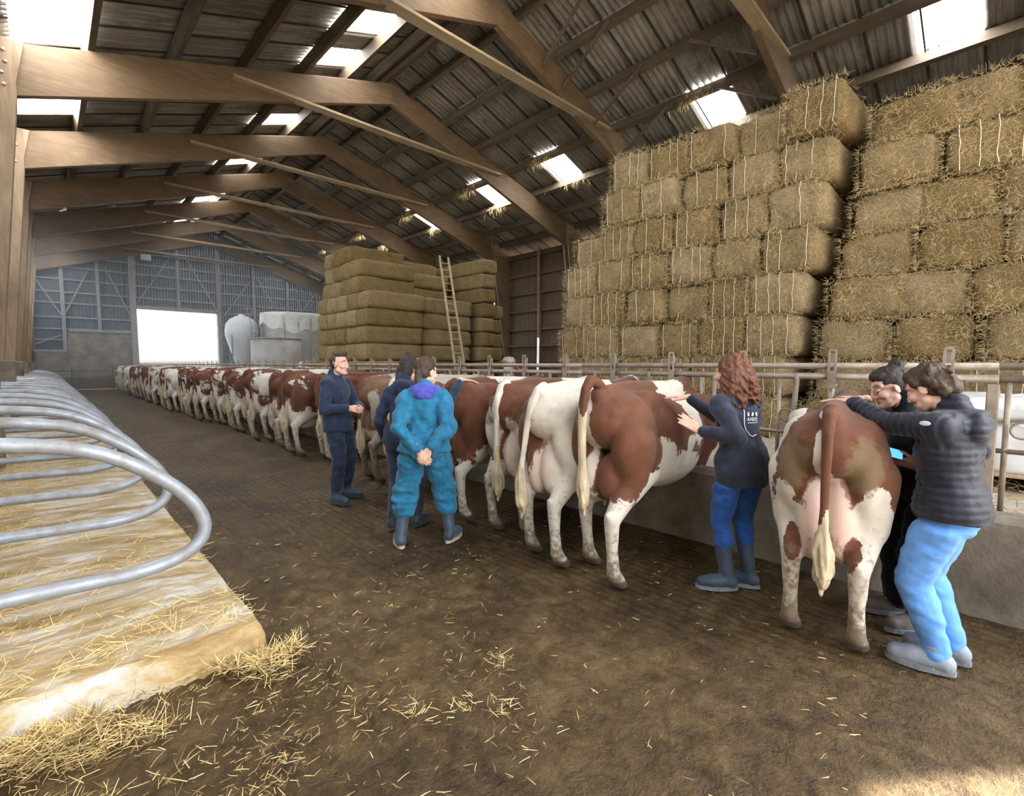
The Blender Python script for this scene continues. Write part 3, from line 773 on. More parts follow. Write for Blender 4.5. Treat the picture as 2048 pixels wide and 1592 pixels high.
# ---- pallet and wrapped sack at the right
pa = empty('pallet', (6.15, -0.25, 0.5)); tag(pa, 'wooden pallet under a white wrapped load behind the fence', 'pallet')
for i in range(6): MB().box((-.5 + .2 * i, 0, .135), (.12, 1.5, .02)).build('slat', M['pallet'], pa)
for i in (-.66, 0, .66): MB().box((0, i, .07), (1.1, .1, .1)).build('block', M['pallet'], pa)
bg_ = empty('wrapped_load', (6.2, -.25, .645)); tag(bg_, 'white plastic wrapped load with strapping sitting on the wooden pallet', 'load')
bm = bmesh.new(); bmesh.ops.create_cube(bm, size=1); bmesh.ops.subdivide_edges(bm, edges=bm.edges, cuts=11, use_grid_fill=True)
for v in bm.verts:
    q = v.co.copy(); q = Vector((q.x * 1.05, q.y * 1.45, (q.z + .5) * .62))
    rr = max(0, (max(abs(v.co.x), abs(v.co.y)) - .42)) ; q.z *= 1 - .25 * (v.co.z > .2) * rr * 6
    q += mnoise.noise_vector(q * 3) * .035 + Vector((mnoise.noise(Vector((q.x * 2, q.y * 2, q.z * 26))) * .018, 0, mnoise.noise(q * 5) * .05 * (v.co.z > .3)))
    q.z = max(q.z, 0.0); v.co = q
me = bpy.data.meshes.new('wrap'); bm.to_mesh(me); bm.free(); me.materials.append(M['bag']); me.polygons.foreach_set('use_smooth', [True] * len(me.polygons)); link('wrap', me, bg_)
MB().box((-.56, -.02, .42), (.02, .13, .14)).build('label_patch', M['black'], bg_)
for yy in (-.35, .3): MB().tube([(-.565, yy, .02), (-.57, yy, .5), (-.4, yy, .64), (.4, yy, .64)], .012, 5).build('strap', M['fence'], bg_)
# ---- end gate
eg = empty('end_gate', (0, 38.9, 0)); tag(eg, 'low tubular gate with a dark board across the far end of the alley', 'gate')
for z in (1.14, 0.72): MB().tube([(-.6, 0, z), (3.0, 0, z)], .028, 8).build('gate_rail', M['steel_dark'], eg)
MB().box((1.3, 0.06, .33), (3.6, .05, .62)).build('kick_board', M['board'], eg)
for x in (-.6, 1.1, 3.0): MB().tube([(x, 0, 0), (x, 0, 1.3)], .03, 8).build('gate_post', M['steel_dark'], eg)
lp = empty('wall_lamp', (5.0, 39.3, 8.45)); tag(lp, 'small pale box lamp high on the far end wall above the doorway', 'lamp')
MB().box((0, 0, 0), (.55, .25, .4)).build('lamp_body', M['silo'], lp, bevel=.03); MB().box((0, -.14, .02), (.45, .03, .26)).build('lamp_glass', M['film'], lp)
# ---- loose straw
def scatter(n, fx, L=(.04, .16), W=(.003, .006), mat='straw', seed=0, up=.25, bend=.3):
    rng = np.random.default_rng(seed); P = [fx(rng) for _ in range(n)]; D = rng.normal(size=(n, 3)); D[:, 2] = np.abs(D[:, 2]) * up
    return P, D, rng.uniform(L[0], L[1], n), rng.uniform(W[0], W[1], n), M[mat], bend, seed
def on_bed(rng):
    while True:
        x = rng.uniform(-1.6, .78); y = 2.78 + 10 * rng.random() ** 1.5
        u = mnoise.noise(Vector((x * .9, y * 2.6, 3.1)))
        if u + (.5 if x < -.1 else 0) + rng.normal() * .15 > .12: return (x, y, .192 + abs(rng.normal()) * .01 + (.05 * max(0, u) if x < .1 else 0))
tag(link('bed_straw', blades('bed_straw', *scatter(9000, on_bed, (.03, .11), (.0018, .004), seed=1))), 'golden straw strewn over the limed stall bed', 'straw', kind='stuff')
def mats(rng):
    while True:
        x = rng.uniform(-1.6, .35); y = rng.choice(DY[:7]) - .6 + rng.normal() * .22
        if rng.random() < .25 + .75 * (x < -.15): return (x, y, .19 + abs(rng.normal()) * .035)
tag(link('bed_straw', blades('bed_straw', *scatter(7000, mats, (.03, .12), (.002, .0045), seed=11, up=.4))), 'matted straw heaps between the stall dividers', 'straw', kind='stuff')
def heap(rng):
    while True:
        x = .95 - 2.2 * rng.random() ** .8; d = .05 + abs(rng.normal()) * .30; y = 2.74 - d
        h = .075 * math.exp(-((d - .16) / .15) ** 2) * (1 if x < .55 else .6)
        if x + d * 1.2 < 1.2 and mnoise.noise(Vector((x * 3.2, y * 4.5, 2.2))) + rng.normal() * .18 + (.35 if x < .1 else -.02) - d * .5 > 0: return (x, y, max(0.004, h * rng.uniform(.6, 1.05)))
tag(link('straw_heap', blades('straw_heap', *scatter(7500, heap, (.025, .10), (.0014, .0032), seed=2, up=.5))), 'heap of golden straw swept against the front of the stall platform', 'straw', kind='stuff')
tag(link('straw_heap', blades('straw_heap', *scatter(4500, heap, (.02, .07), (.0015, .004), mat='straw_dark', seed=12, up=.4))), 'dark trodden straw mixed with dung along the platform edge', 'straw', kind='stuff')
def front(rng):
    while True:
        x = rng.uniform(.1, 2.0); y = rng.uniform(1.2, 3.1); u = mnoise.noise(Vector((x * 2.7, y * 2.7, 8.4)))
        if x + y < 1.5: continue
        if rng.random() < (0.10 + 1.2 * max(0, u)) * math.exp(-max(0, (x - .8)) * 1.6): return (x, y, .012 + abs(rng.normal()) * .006)
tag(link('loose_straw', blades('loose_straw', *scatter(650, front, (.012, .065), (.0012, .003), seed=3, up=.15))), 'loose straw scattered on the muddy alley floor', 'straw', kind='stuff')
def thin(rng):
    return (rng.uniform(.85, 4.0), .3 + 7 * rng.random() ** 1.4, .010 + rng.random() * .006)
tag(link('loose_straw', blades('loose_straw', *scatter(1100, front, (.012, .05), (.0015, .004), mat='straw_dark', seed=33, up=.15))), 'dark bits of trodden straw on the muddy alley floor', 'straw', kind='stuff')
tag(link('loose_straw', blades('loose_straw', *scatter(700, thin, (.015, .05), (.0015, .004), seed=4, up=.1))), 'sparse bits of straw along the whole feed alley', 'straw', kind='stuff')
def tufts(rng):
    cx_, cy_ = [(1.28, 1.62), (1.38, 1.5), (3.2, .28), (1.1, 1.75), (1.6, 1.75)][rng.integers(5)]
    return (cx_ + rng.normal() * .035, cy_ + rng.normal() * .035, .012 + rng.random() * .02)
tag(link('straw_tuft', blades('straw_tuft', *scatter(170, tufts, (.02, .075), (.0012, .003), seed=5, up=.5))), 'small tufts of straw lying on the dark wet floor', 'straw', kind='stuff')
def feedlane(rng): return (rng.uniform(4.35, 7.3), -1 + 22 * rng.random() ** 1.5, .51 + rng.random() * .03)
tag(link('feed_hay', blades('feed_hay', *scatter(7000, feedlane, (.05, .2), (.004, .008), mat='blade', seed=6, up=.5))), 'thin layer of hay spilled along the feed lane', 'hay', kind='stuff')
# hay wisps caught on the purlin below each right-hand roof light
for i, yk in enumerate((6.0, 11.9, 16.4, 21.4, 26.5, 31.5)):
    rng = np.random.default_rng(40 + i); n = 110; xk = 15.1; zk = roof_z(xk) - .2
    P = np.stack([np.full(n, xk - .07) + rng.normal(size=n) * .03, yk + rng.normal(size=n) * .45, np.full(n, zk) + rng.uniform(-.12, .1, n)], 1)
    P2 = np.stack([np.full(n, 13.62 - .07) + rng.normal(size=n) * .03, yk + .45 + rng.normal(size=n) * .35, np.full(n, roof_z(13.62) - .22) + rng.uniform(-.1, .1, n)], 1)
    Dn = rng.normal(size=(2 * n, 3)) * .5; Dn[:, 2] = -1.0
    o = link('hanging_hay', blades('hanging_hay', np.concatenate([P, P2]), Dn, rng.uniform(.1, .42, 2 * n), rng.uniform(.004, .014, 2 * n), M['straw'], .4, i))
    tag(o, 'dusty hay wisps and cobwebs hanging below the %s roof light of the right slope' % ORD[i], 'hay wisps', kind='stuff')
# ================================================================== organic shapes
class Org:
    """gathers tapered limbs and ellipsoids, then fuses them into one continuous skin"""
    def __init__(s): s.mb = MB()
    def limb(s, p0, r0, p1, r1, n=14, flat=None):
        """round-ended tapered limb"""
        p0, p1 = Vector(p0), Vector(p1); d = p1 - p0; L = max(d.length, 1e-5); z = d / L
        a = z.orthogonal().normalized(); b = z.cross(a)
        prof = []
        for k in range(5): q = -PI / 2 + (PI / 2) * k / 4.5; prof.append((r0 * math.cos(q), r0 * math.sin(q)))
        for k in range(1, 4): prof.append((r0 + (r1 - r0) * k / 4, L * k / 4))
        for k in range(5): q = (PI / 2) * (k + .5) / 4.5; prof.append((r1 * math.cos(q), L + r1 * math.sin(q)))
        vs = []; m = len(prof)
        for (r, h) in prof:
            r = max(r, 1e-4)
            for k in range(n):
                q = 2 * PI * k / n; vs.append(p0 + z * h + (a * math.cos(q) + b * math.sin(q)) * r)
        if flat is not None:
            ax, f = Vector(flat[0]).normalized(), flat[1]
            vs = [p0 + (v - p0) - ax * ((v - p0).dot(ax) * (1 - f)) for v in vs]
        fs = []
        for i in range(m - 1):
            for k in range(n):
                k2 = (k + 1) % n; fs.append((i * n + k, i * n + k2, (i + 1) * n + k2, (i + 1) * n + k))
        fs.append(tuple(range(n - 1, -1, -1))); fs.append(tuple((m - 1) * n + k for k in range(n)))
        s.mb.add(vs, fs); return s
    def chain(s, pts, n=12):
        for (p, r), (q, r2) in zip(pts[:-1], pts[1:]): s.limb(p, r, q, r2, n)
        return s
    def ell(s, c, r, rot=(0, 0, 0), nu=20, nv=12):
        m = rot if isinstance(rot, Matrix) else Euler(rot).to_matrix(); c = Vector(c); vs = []; fs = []
        for i in range(nv + 1):
            t = PI * (i + 1e-3) / (nv + 2e-3)
            for k in range(nu):
                q = 2 * PI * k / nu
                vs.append(c + m @ Vector((r[0] * math.sin(t) * math.cos(q), r[1] * math.sin(t) * math.sin(q), r[2] * math.cos(t))))
        for i in range(nv):
            for k in range(nu):
                k2 = (k + 1) % nu; fs.append((i * nu + k, (i + 1) * nu + k, (i + 1) * nu + k2, i * nu + k2))
        fs.append(tuple(range(nu))); fs.append(tuple(nv * nu + k for k in range(nu - 1, -1, -1)))
        s.mb.add(vs, fs); return s
    def skin(s, name, voxel=0.015, smooth=6, fac=0.5, mat=None):
        me = s.mb.mesh(name + '_raw', None, False, True)
        o = bpy.data.objects.new(name, me); COL.objects.link(o)
        md = o.modifiers.new('r', 'REMESH'); md.mode = 'VOXEL'; md.voxel_size = voxel; md.adaptivity = 0
        if smooth:
            sm = o.modifiers.new('s', 'SMOOTH'); sm.factor = fac; sm.iterations = smooth
        dg = bpy.context.evaluated_depsgraph_get(); dg.update()
        out = bpy.data.meshes.new_from_object(o.evaluated_get(dg)); out.name = name
        bpy.data.objects.remove(o); bpy.data.meshes.remove(me)
        out.materials.clear()
        if mat: out.materials.append(mat)
        out.polygons.foreach_set('use_smooth', [True] * len(out.polygons))
        return out

def coords(me):
    V = np.empty(len(me.vertices) * 3, np.float32); me.vertices.foreach_get('co', V); return V.reshape(-1, 3)
def normals(me):
    V = np.empty(len(me.vertices) * 3, np.float32); me.vertex_normals.foreach_get('vector', V); return V.reshape(-1, 3)
def set_co(me, V): me.vertices.foreach_set('co', np.asarray(V, np.float32).ravel()); me.update()
def set_attr(me, name, a):
    at = me.attributes.new(name, 'FLOAT', 'POINT'); at.data.foreach_set('value', np.asarray(a, np.float32))
def sstep(a, b, x): t = np.clip((x - a) / (b - a), 0, 1); return t * t * (3 - 2 * t)
def snoise(P, f, seed=0):
    """cheap smooth vector field noise, roughly in -1..1"""
    r = np.random.default_rng(seed); out = np.zeros(len(P))
    for k in range(5):
        d = r.normal(size=3); d /= np.linalg.norm(d); out += np.sin(P @ d * f * (0.7 + .25 * k) + r.uniform(0, 6.28) + 1.3 * np.sin(P @ r.normal(size=3) * f * .5))
    return out / 3.0

# ------------------------------------------------------------------ cows
def m_coat(name, red=(0.122, 0.044, 0.021), random_coat=False, white=(0.66, 0.61, 0.52)):
    t = NT(name); v = t.coord('Object', (1, 1, 1), offset=random_coat)
    n1 = t.noise(v, 9, 5, 0.65, .4); n2 = t.noise(v, 26, 4, 0.6); hair = t.noise(t.coord('Object', (60, 60, 14)), 3, 3, .6)
    f = t.attr('white')
    e = t.math('ADD', f, t.math('MULTIPLY', t.math('SUBTRACT', n1, 0.5), 1.25))
    e = t.math('ADD', e, t.math('MULTIPLY', t.math('SUBTRACT', n2, 0.5), 1.0))
    if random_coat:
        big = t.noise(v, 1.9, 2, 0.5)
        e = t.math('ADD', e, t.math('MULTIPLY', t.math('SUBTRACT', big, 0.5), 3.2))
        e = t.math('ADD', e, t.math('MULTIPLY_ADD', t.rnd(), 0.9, -0.22))
    k = t.ramp(t.math('ADD', t.math('MULTIPLY', e, 1.6), 0.5), [(0.42, 0.0), (0.58, 1.0)])
    rv = t.mix(t.ramp(n1, [(0.3, 0.0), (0.7, 1.0)]), tuple(x * .8 for x in red), tuple(min(1, x * 1.25) for x in red))
    if random_coat:
        rv = t.mix(t.math('MULTIPLY', t.rnd(), 0.5), rv, (0.13, 0.055, 0.03))
    wv = t.mix(t.ramp(n1, [(0.35, 0.0), (0.7, 1.0)]), tuple(x * .82 for x in white), white)
    c = t.mix(k, rv, wv)
    c = t.mix(t.math('MULTIPLY', t.attr('pink'), 0.75), c, (0.68, 0.44, 0.37))
    d = t.ramp(t.math('ADD', t.attr('dirt'), t.math('MULTIPLY', t.math('SUBTRACT', t.math('ADD', t.math('MULTIPLY', n2, .6), t.math('MULTIPLY', n1, .4)), .5), 2.4)), [(0.38, 0.0), (0.80, 0.9)])
    c = t.mix(t.math('MINIMUM', d, 0.92), c, (0.165, 0.115, 0.06))
    c = t.mix(t.attr('hoof'), c, (0.075, 0.052, 0.035))
    t.col(c).rough(0.72).spec(0.25).bump(t.math('ADD', hair, n2), 0.25, 0.01)
    t.b.inputs['Sheen Weight'].default_value = 0.15
    return t.m
M['coat'] = m_coat('red_and_white_coat')
M['coat_random'] = m_coat('row_coat', random_coat=True)
M['coat_dull'] = m_coat('dusty_coat', (0.16, 0.085, 0.05), white=(0.48, 0.42, 0.34))
M['switch'] = simple('tail_switch', (0.50, 0.42, 0.28), 0.85, var=.35, scale=30, bump=.4, stretch=(1, 1, .15))
M['tailred'] = simple('tail_red', (0.115, 0.044, 0.022), 0.8, var=.3, scale=20, bump=.3, stretch=(1, 1, .2))
M['tailwhite'] = simple('tail_white', (0.60, 0.55, 0.46), 0.8, var=.3, scale=20, bump=.3, stretch=(1, 1, .2))

def cow_mesh(name, voxel=0.016, step=(0, 0, 0, 0), head=(0, 0), wid=1.0, udder=1.0, mat=None, smooth=12):
    """step: forward offset of left hind, right hind, left fore, right fore feet"""
    g = Org(); W = wid
    g.ell((.86, 0, .955), (.74, .355 * W, .385)); g.ell((.92, 0, .84), (.52, .345 * W, .325)); g.ell((.60, 0, .90), (.42, .33 * W, .34))
    g.ell((.20, 0, 1.15), (.36, .25 * W, .225)); g.ell((.36, 0, 1.13), (.32, .27 * W, .23))
    g.limb((-.05, 0, 1.33), .065, (.45, 0, 1.345), .085); g.limb((.45, 0, 1.335), .09, (1.2, 0, 1.315), .09); g.limb((1.2, 0, 1.315), .09, (1.52, 0, 1.36), .085)
    for s in (-1, 1):
        g.limb((.42, s * .225 * W, 1.285), .055, (.30, s * .16 * W, 1.27), .10); g.limb((-.055, s * .115, 1.21), .052, (.15, s * .15, 1.22), .11)
        h = step[0] if s > 0 else step[1]; f = step[2] if s > 0 else step[3]
        # hind leg: pelvis, thigh, stifle, hock, cannon, fetlock
        g.ell((.17 + h * .2, s * .175 * W, 1.0), (.245, .125, .30), (0, .12, 0)); g.limb((.14 + h * .2, s * .185 * W, .98), .16, (.13 + h * .45, s * .185, .70), .112)
        g.limb((.30 + h * .3, s * .20 * W, .93), .13, (.36 + h * .5, s * .205 * W, .76), .095); g.limb((.36 + h * .5, s * .205 * W, .76), .09, (.12 + h * .7, s * .185, .64), .085)
        g.limb((.12 + h * .6, s * .185, .68), .095, (-.045 + h * .85, s * .165, .505), .058); g.limb((-.10 + h * .85, s * .163, .545), .03, (-.05 + h * .85, s * .165, .46), .05)
        g.limb((-.055 + h * .86, s * .165, .50), .056, (-.035 + h * .93, s * .165, .28), .041); g.limb((-.035 + h * .93, s * .165, .30), .041, (-.01 + h, s * .168, .125), .047)
        g.limb((-.01 + h, s * .168, .125), .052, (.045 + h, s * .17, .065), .05)
        for t_ in (-1, 1): g.limb((.035 + h, s * .17 + t_ * .026, .055), .042, (.085 + h, s * .17 + t_ * .03, .026), .032)
        # fore leg
        g.limb((1.40, s * .20 * W, 1.14), .15, (1.50, s * .22 * W, .86), .125); g.limb((1.48, s * .21 * W, .86), .115, (1.43 + f * .5, s * .18, .62), .085)
        g.limb((1.43 + f * .5, s * .18, .64), .08, (1.45 + f * .8, s * .165, .40), .056); g.limb((1.45 + f * .8, s * .165, .40), .057, (1.44 + f * .9, s * .165, .25), .041)
        g.limb((1.44 + f * .9, s * .165, .26), .041, (1.445 + f, s * .165, .125), .048); g.limb((1.445 + f, s * .165, .125), .05, (1.49 + f, s * .165, .065), .05)
        for t_ in (-1, 1): g.limb((1.48 + f, s * .165 + t_ * .026, .055), .042, (1.53 + f, s * .165 + t_ * .03, .026), .032)
        g.ell((.27, s * .085, .665 - .02 * (udder - 1)), (.19, .085 * udder, .165 * udder))
        for tx in (.20, .36): g.limb((tx, s * .075, .56), .018, (tx, s * .08, .47 - .04 * (udder - 1)), .012)
        g.ell((.04, s * .066, .75), (.125, .09, .225 * udder)); g.ell((.16, s * .08, .66), (.16, .09, .17 * udder))
    g.ell((1.42, 0, .92), (.29, .27 * W, .345)); g.ell((1.60, 0, .78), (.16, .15, .18))
    hx, hz = head
    g.limb((1.48, 0, 1.16), .215, (1.95, hx * .5, 1.12 + hz * .5), .135); g.limb((1.50, 0, .98), .20, (1.93, hx * .5, 1.02 + hz * .5), .12)
    H0 = Vector((2.02, hx, 1.13 + hz))
    g.ell(H0, (.15, .115, .135)); g.limb(H0 + Vector((0.02, 0, .02)), .115, H0 + Vector((.30, 0, -.22)), .075); g.ell(H0 + Vector((.33, 0, -.255)), (.085, .085, .07))
    for s in (-1, 1):
        g.limb(H0 + Vector((-.05, s * .10, .06)), .03, H0 + Vector((-.09, s * .25, .03)), .045, flat=((1, 0, .3), .45)); g.limb(H0 + Vector((-.02, s * .07, .1)), .03, H0 + Vector((.02, s * .14, .17)), .012)
    me = g.skin(name, voxel, smooth, .5, mat or M['coat'])
    V = coords(me); V[:, 2] = np.maximum(V[:, 2], 0.0); set_co(me, V); return me

def coat_attrs(me, patches, base=-1.0, leg=.50, belly=.66, dirt=1.0, pink=1.0, buttock_dirt=0.0, seed=0, udder=1.0):
    """white field: >0 white, <0 red. patches: (sign, centre, radii)"""
    V = coords(me); x, y, z = V.T; f = np.full(len(V), base)
    f = np.maximum(f, (leg - z) / .16)                                   # white lower legs
    f = np.maximum(f, np.minimum((belly - z) / .14, 1))                  # white belly and udder
    f = np.maximum(f, np.minimum((x - 1.88) / .12, 1))                  # white head
    for sg, c, r in patches:
        d = 1 - np.sqrt((((V - np.array(c)) / np.array(r)) ** 2).sum(1)); d = d / .55
        f = np.maximum(f, d) if sg > 0 else np.minimum(f, -d)
    f = np.clip(f, -1, 1)
    set_attr(me, 'white', f)
    set_attr(me, 'hoof', sstep(.085, .06, z))
    dt = .52 * sstep(.36, .04, z) + .38 * sstep(.80, .45, z) * (x < .6) + .12
    dt = dt + buttock_dirt * np.clip(1 - np.sqrt(((x + .05) / .25) ** 2 + ((np.abs(y) - .17) / .12) ** 2 + ((z - 1.08) / .2) ** 2), 0, 1) * 1.8
    set_attr(me, 'dirt', np.clip(dt * dirt, 0, 1))
    ud = np.clip(1.25 - np.sqrt(((x - .06) / .34) ** 2 + (y / .165) ** 2 + ((z - .72) / .32) ** 2), 0, 1) * (np.abs(y) < .17) * (z < 1.0)
    set_attr(me, 'pink', np.clip(ud * 1.3 * pink * sstep(.16, .09, np.abs(y)) * (f > -.2), 0, 1))

def tail_mesh(kind, red=True, side=0.0):
    g = Org()
    if kind == 'down':
        pts = [((0.0, 0, 1.375), .052), ((-.07, 0, 1.35), .046), ((-.122, side * .2, 1.25), .038), ((-.135, side * .5, 1.05), .031), ((-.130, side * .8, .85), .026), ((-.13, side, .72), .028), ((-.125, side, .60), .050), ((-.12, side, .48), .045), ((-.115, side, .36), .012)]
    elif kind == 'up':
        pts = [((0.02, 0, 1.36), .055), ((-.06, 0, 1.42), .05), ((-.14, .005, 1.44), .046), ((-.19, .01, 1.38), .042), ((-.195, .03, 1.25), .040), ((-.175, .045, 1.05), .036), ((-.16, .05, .86), .036), ((-.15, .05, .72), .044), ((-.14, .05, .60), .036), ((-.13, .05, .50), .014)]
    g.chain([(q, r_ * (.82 if q[2] > .8 else 1.05)) for q, r_ in pts], 10)
    me = g.skin('tail', .010, 3, .5)
    me.materials.append(M['tailred'] if red else M['tailwhite']); me.materials.append(M['switch'])
    c = np.empty(len(me.polygons) * 3, np.float32); me.polygons.foreach_get('center', c); c = c.reshape(-1, 3)
    me.polygons.foreach_set('material_index', (c[:, 2] + .05 * np.sin(c[:, 1] * 90) < (1.24 if kind == 'up' else .80)).astype(np.int32))
    V = coords(me); N = normals(me); k = sstep(.80, .6, V[:, 2]); V = V + N * (k * .014 * snoise(V * np.array([1, 1, .12]), 160, 3))[:, None]; set_co(me, V)
    return me
M_tail = {('down', True): tail_mesh('down'), ('down', False): tail_mesh('down', False), ('up', True): tail_mesh('up'), ('side', False): tail_mesh('down', False, .12), ('side', True): tail_mesh('down', True, -.10)}

def place_cow(me, x, y, deg, label, tail=('down', True), group=None, sc=1.0, tail_dx=-0.012):
    o = link('cow', me, None, (x, y, 0), (0, 0, math.radians(deg)), (sc,) * 3); tag(o, label, 'cow', group)
    link('tail', M_tail[tail], o, (tail_dx, 0, 0)); return o

# nearest cow, seen from behind
me = cow_mesh('cow', .014, (0.03, -0.02, .0, .05), head=(0, -.12), wid=.97, udder=1.22)
coat_attrs(me, [(1, (.30, .33, 1.0), (.30, .12, .30)), (1, (.55, .36, .85), (.55, .2, .32)), (-1, (.35, .36, .98), (.13, .12, .10)), (1, (.42, .20, 1.37), (.45, .06, .10)), (1, (.30, .26, 1.25), (.10, .05, .28)),
                (1, (-.05, 0, .72), (.25, .12, .30)), (1, (-.02, .2, .72), (.25, .14, .13)), (1, (-.02, -.2, .74), (.25, .14, .13)), (-1, (.0, .16, .58), (.16, .05, .11)), (-1, (.0, -.13, .58), (.16, .05, .10)), (1, (-.1, .01, 1.37), (.07, .05, .04)), (1, (.12, .24, 1.22), (.07, .06, .24)), (1, (.34, .30, 1.12), (.05, .08, .12)), (1, (.50, .33, 1.06), (.05, .08, .10)), (1, (-.06, .24, .86), (.12, .08, .10)), (1, (-.06, -.24, .88), (.12, .08, .10)), (1, (-.14, .035, 1.1), (.08, .03, .2))],
           leg=.53, belly=.72, dirt=1.0, pink=1.2, buttock_dirt=1.0)
place_cow(me, 3.02, .65, 8, 'red and white cow seen from behind, between the quilted jacket and the curly-haired person', sc=.945, tail_dx=-.03)
# cow with its tail raised
me = cow_mesh('cow', .014, (0.14, -0.10, .12, -.05), head=(.0, -.12), wid=1.03, udder=.8)
coat_attrs(me, [(1, (1.02, -.02, 1.30), (.30, .34, .20)), (1, (.98, -.30, 1.15), (.17, .2, .26)), (1, (-.10, .05, 1.0), (.16, .05, .34)), (1, (-.05, .16, .62), (.2, .08, .2)), (1, (.44, -.27, .74), (.15, .22, .27)), (1, (.24, -.27, .54), (.22, .2, .22)), (1, (.65, -.30, .70), (.42, .25, .18)),
                (-1, (.12, -.06, .60), (.24, .10, .15)), (1, (.80, -.36, .93), (.07, .1, .07)), (1, (.93, -.36, .98), (.06, .1, .04)), (1, (.28, -.3, .55), (.16, .2, .14))],
           leg=.44, belly=.62, dirt=.75, pink=.25)
place_cow(me, 2.80, 1.98, 6, 'red cow with raised tail and a white saddle patch, under the curly-haired person\'s hands', ('up', True))
# white cow
me = cow_mesh('cow', .014, (0.06, -0.06, 0, .06), head=(0, -.15), wid=1.0, udder=1.0)
coat_attrs(me, [(-1, (-.05, .12, 1.05), (.18, .13, .34)), (-1, (1.25, -.1, 1.2), (.35, .4, .3)), (1, (-.1, .02, 1.0), (.06, .04, .4))], base=1.0, dirt=.8, pink=.5)
place_cow(me, 2.74, 2.47, 7, 'mostly white cow standing between two red and white cows', ('side', False))
# red cow with pale streaked rump
me = cow_mesh('cow', .015, (0.0, 0.04, 0, 0), head=(0, -.1), udder=1.0)
coat_attrs(me, [(1, (-.1, .14, .9), (.2, .1, .30)), (1, (-.1, -.10, .82), (.2, .10, .26)), (1, (1.1, 0, 1.36), (.35, .12, .1)), (1, (-.12, .03, 1.12), (.08, .03, .2))], leg=.58, belly=.68, dirt=.9, pink=.6, buttock_dirt=.4)
place_cow(me, 2.93, 3.08, 6, 'red cow with white-streaked rump left of the mostly white cow', ('down', False))
# big red flank behind the teal coverall
me = cow_mesh('cow', .015, (0.12, -0.06, 0.0, 0.05), head=(0, -.1), wid=1.08)
coat_attrs(me, [(1, (.62, -.33, 1.15), (.13, .2, .22)), (1, (.48, -.33, .95), (.14, .2, .18)), (1, (.36, -.3, .78), (.16, .2, .2)), (1, (.20, -.25, .62), (.2, .2, .16)), (1, (.75, 0, 1.39), (.35, .10, .08)), (1, (.75, -.3, .70), (.4, .3, .14))], leg=.50, belly=.60, dirt=.7, pink=.3)
place_cow(me, 2.92, 3.82, 6, 'big red cow with a white slash on its flank, behind the person in teal coveralls', ('down', True))
# two dusty cows
me = cow_mesh('cow', .018, (0.02, 0.05, 0, 0), head=(0, -.1), mat=M['coat_dull'])
coat_attrs(me, [(1, (-.1, 0, 1.0), (.2, .06, .34)), (1, (-.1, .2, .85), (.2, .12, .2)), (1, (.9, 0, 1.36), (.5, .2, .1))], leg=.60, belly=.72, dirt=1.5, pink=.2, buttock_dirt=.8)
place_cow(me, 3.02, 5.05, 4, 'dusty brown cow with dirty legs left of the teal coveralls', ('down', False))
me2 = cow_mesh('cow', .018, (0.05, 0.0, 0, 0), head=(0, -.1), mat=M['coat_dull'])
coat_attrs(me2, [(1, (-.1, -.2, .95), (.2, .08, .3)), (1, (.7, .1, 1.36), (.6, .25, .12))], leg=.55, belly=.70, dirt=1.4, pink=.2)
place_cow(me2, 3.0, 5.78, 4, 'dusty red-rumped cow just right of the person in navy overalls', ('down', True))
# the long row
me3 = cow_mesh('cow', .018, (0.05, -0.04, 0, 0), head=(0, -.12), udder=1.1)
coat_attrs(me3, [(1, (.15, -.2, .60), (.2, .15, .25))], base=-1, leg=.56, belly=.62, dirt=.6, pink=.2)
place_cow(me3, 3.16, 7.55, 6, 'plain red cow with white legs just left of the person in navy overalls', ('side', True))
ROW = [cow_mesh('cow', .022, st, head=(0, hz), wid=w_, udder=u_, mat=M['coat_random'], smooth=5) for st, hz, w_, u_ in (((.06, -.05, 0, 0), -.1, 1.0, 1.2), ((-.05, .07, 0, .05), -.2, 1.05, 1.0), ((.0, .03, .05, 0), -.05, .97, 1.3))]
for i, r_ in enumerate(ROW):
    coat_attrs(r_, [(1, (-.05, 0, .75), (.2, .12, .2))], base=-.25, leg=.60, belly=.72, dirt=.85, pink=.5)
rr = random.Random(5); y = 8.35; i = 0
TK = [('down', True), ('down', True), ('side', False), ('side', True)]
while y < 37.6:
    place_cow(ROW[rr.randrange(3)], 3.0 + rr.uniform(-.14, .16), y, rr.uniform(-2, 9), 'red and white cow in the far row, %s beyond the person in navy' % ORD[i], TK[rr.randrange(4)], 'cows of the far row', rr.uniform(.97, 1.04))
    y += rr.uniform(.82, 1.06); i += 1
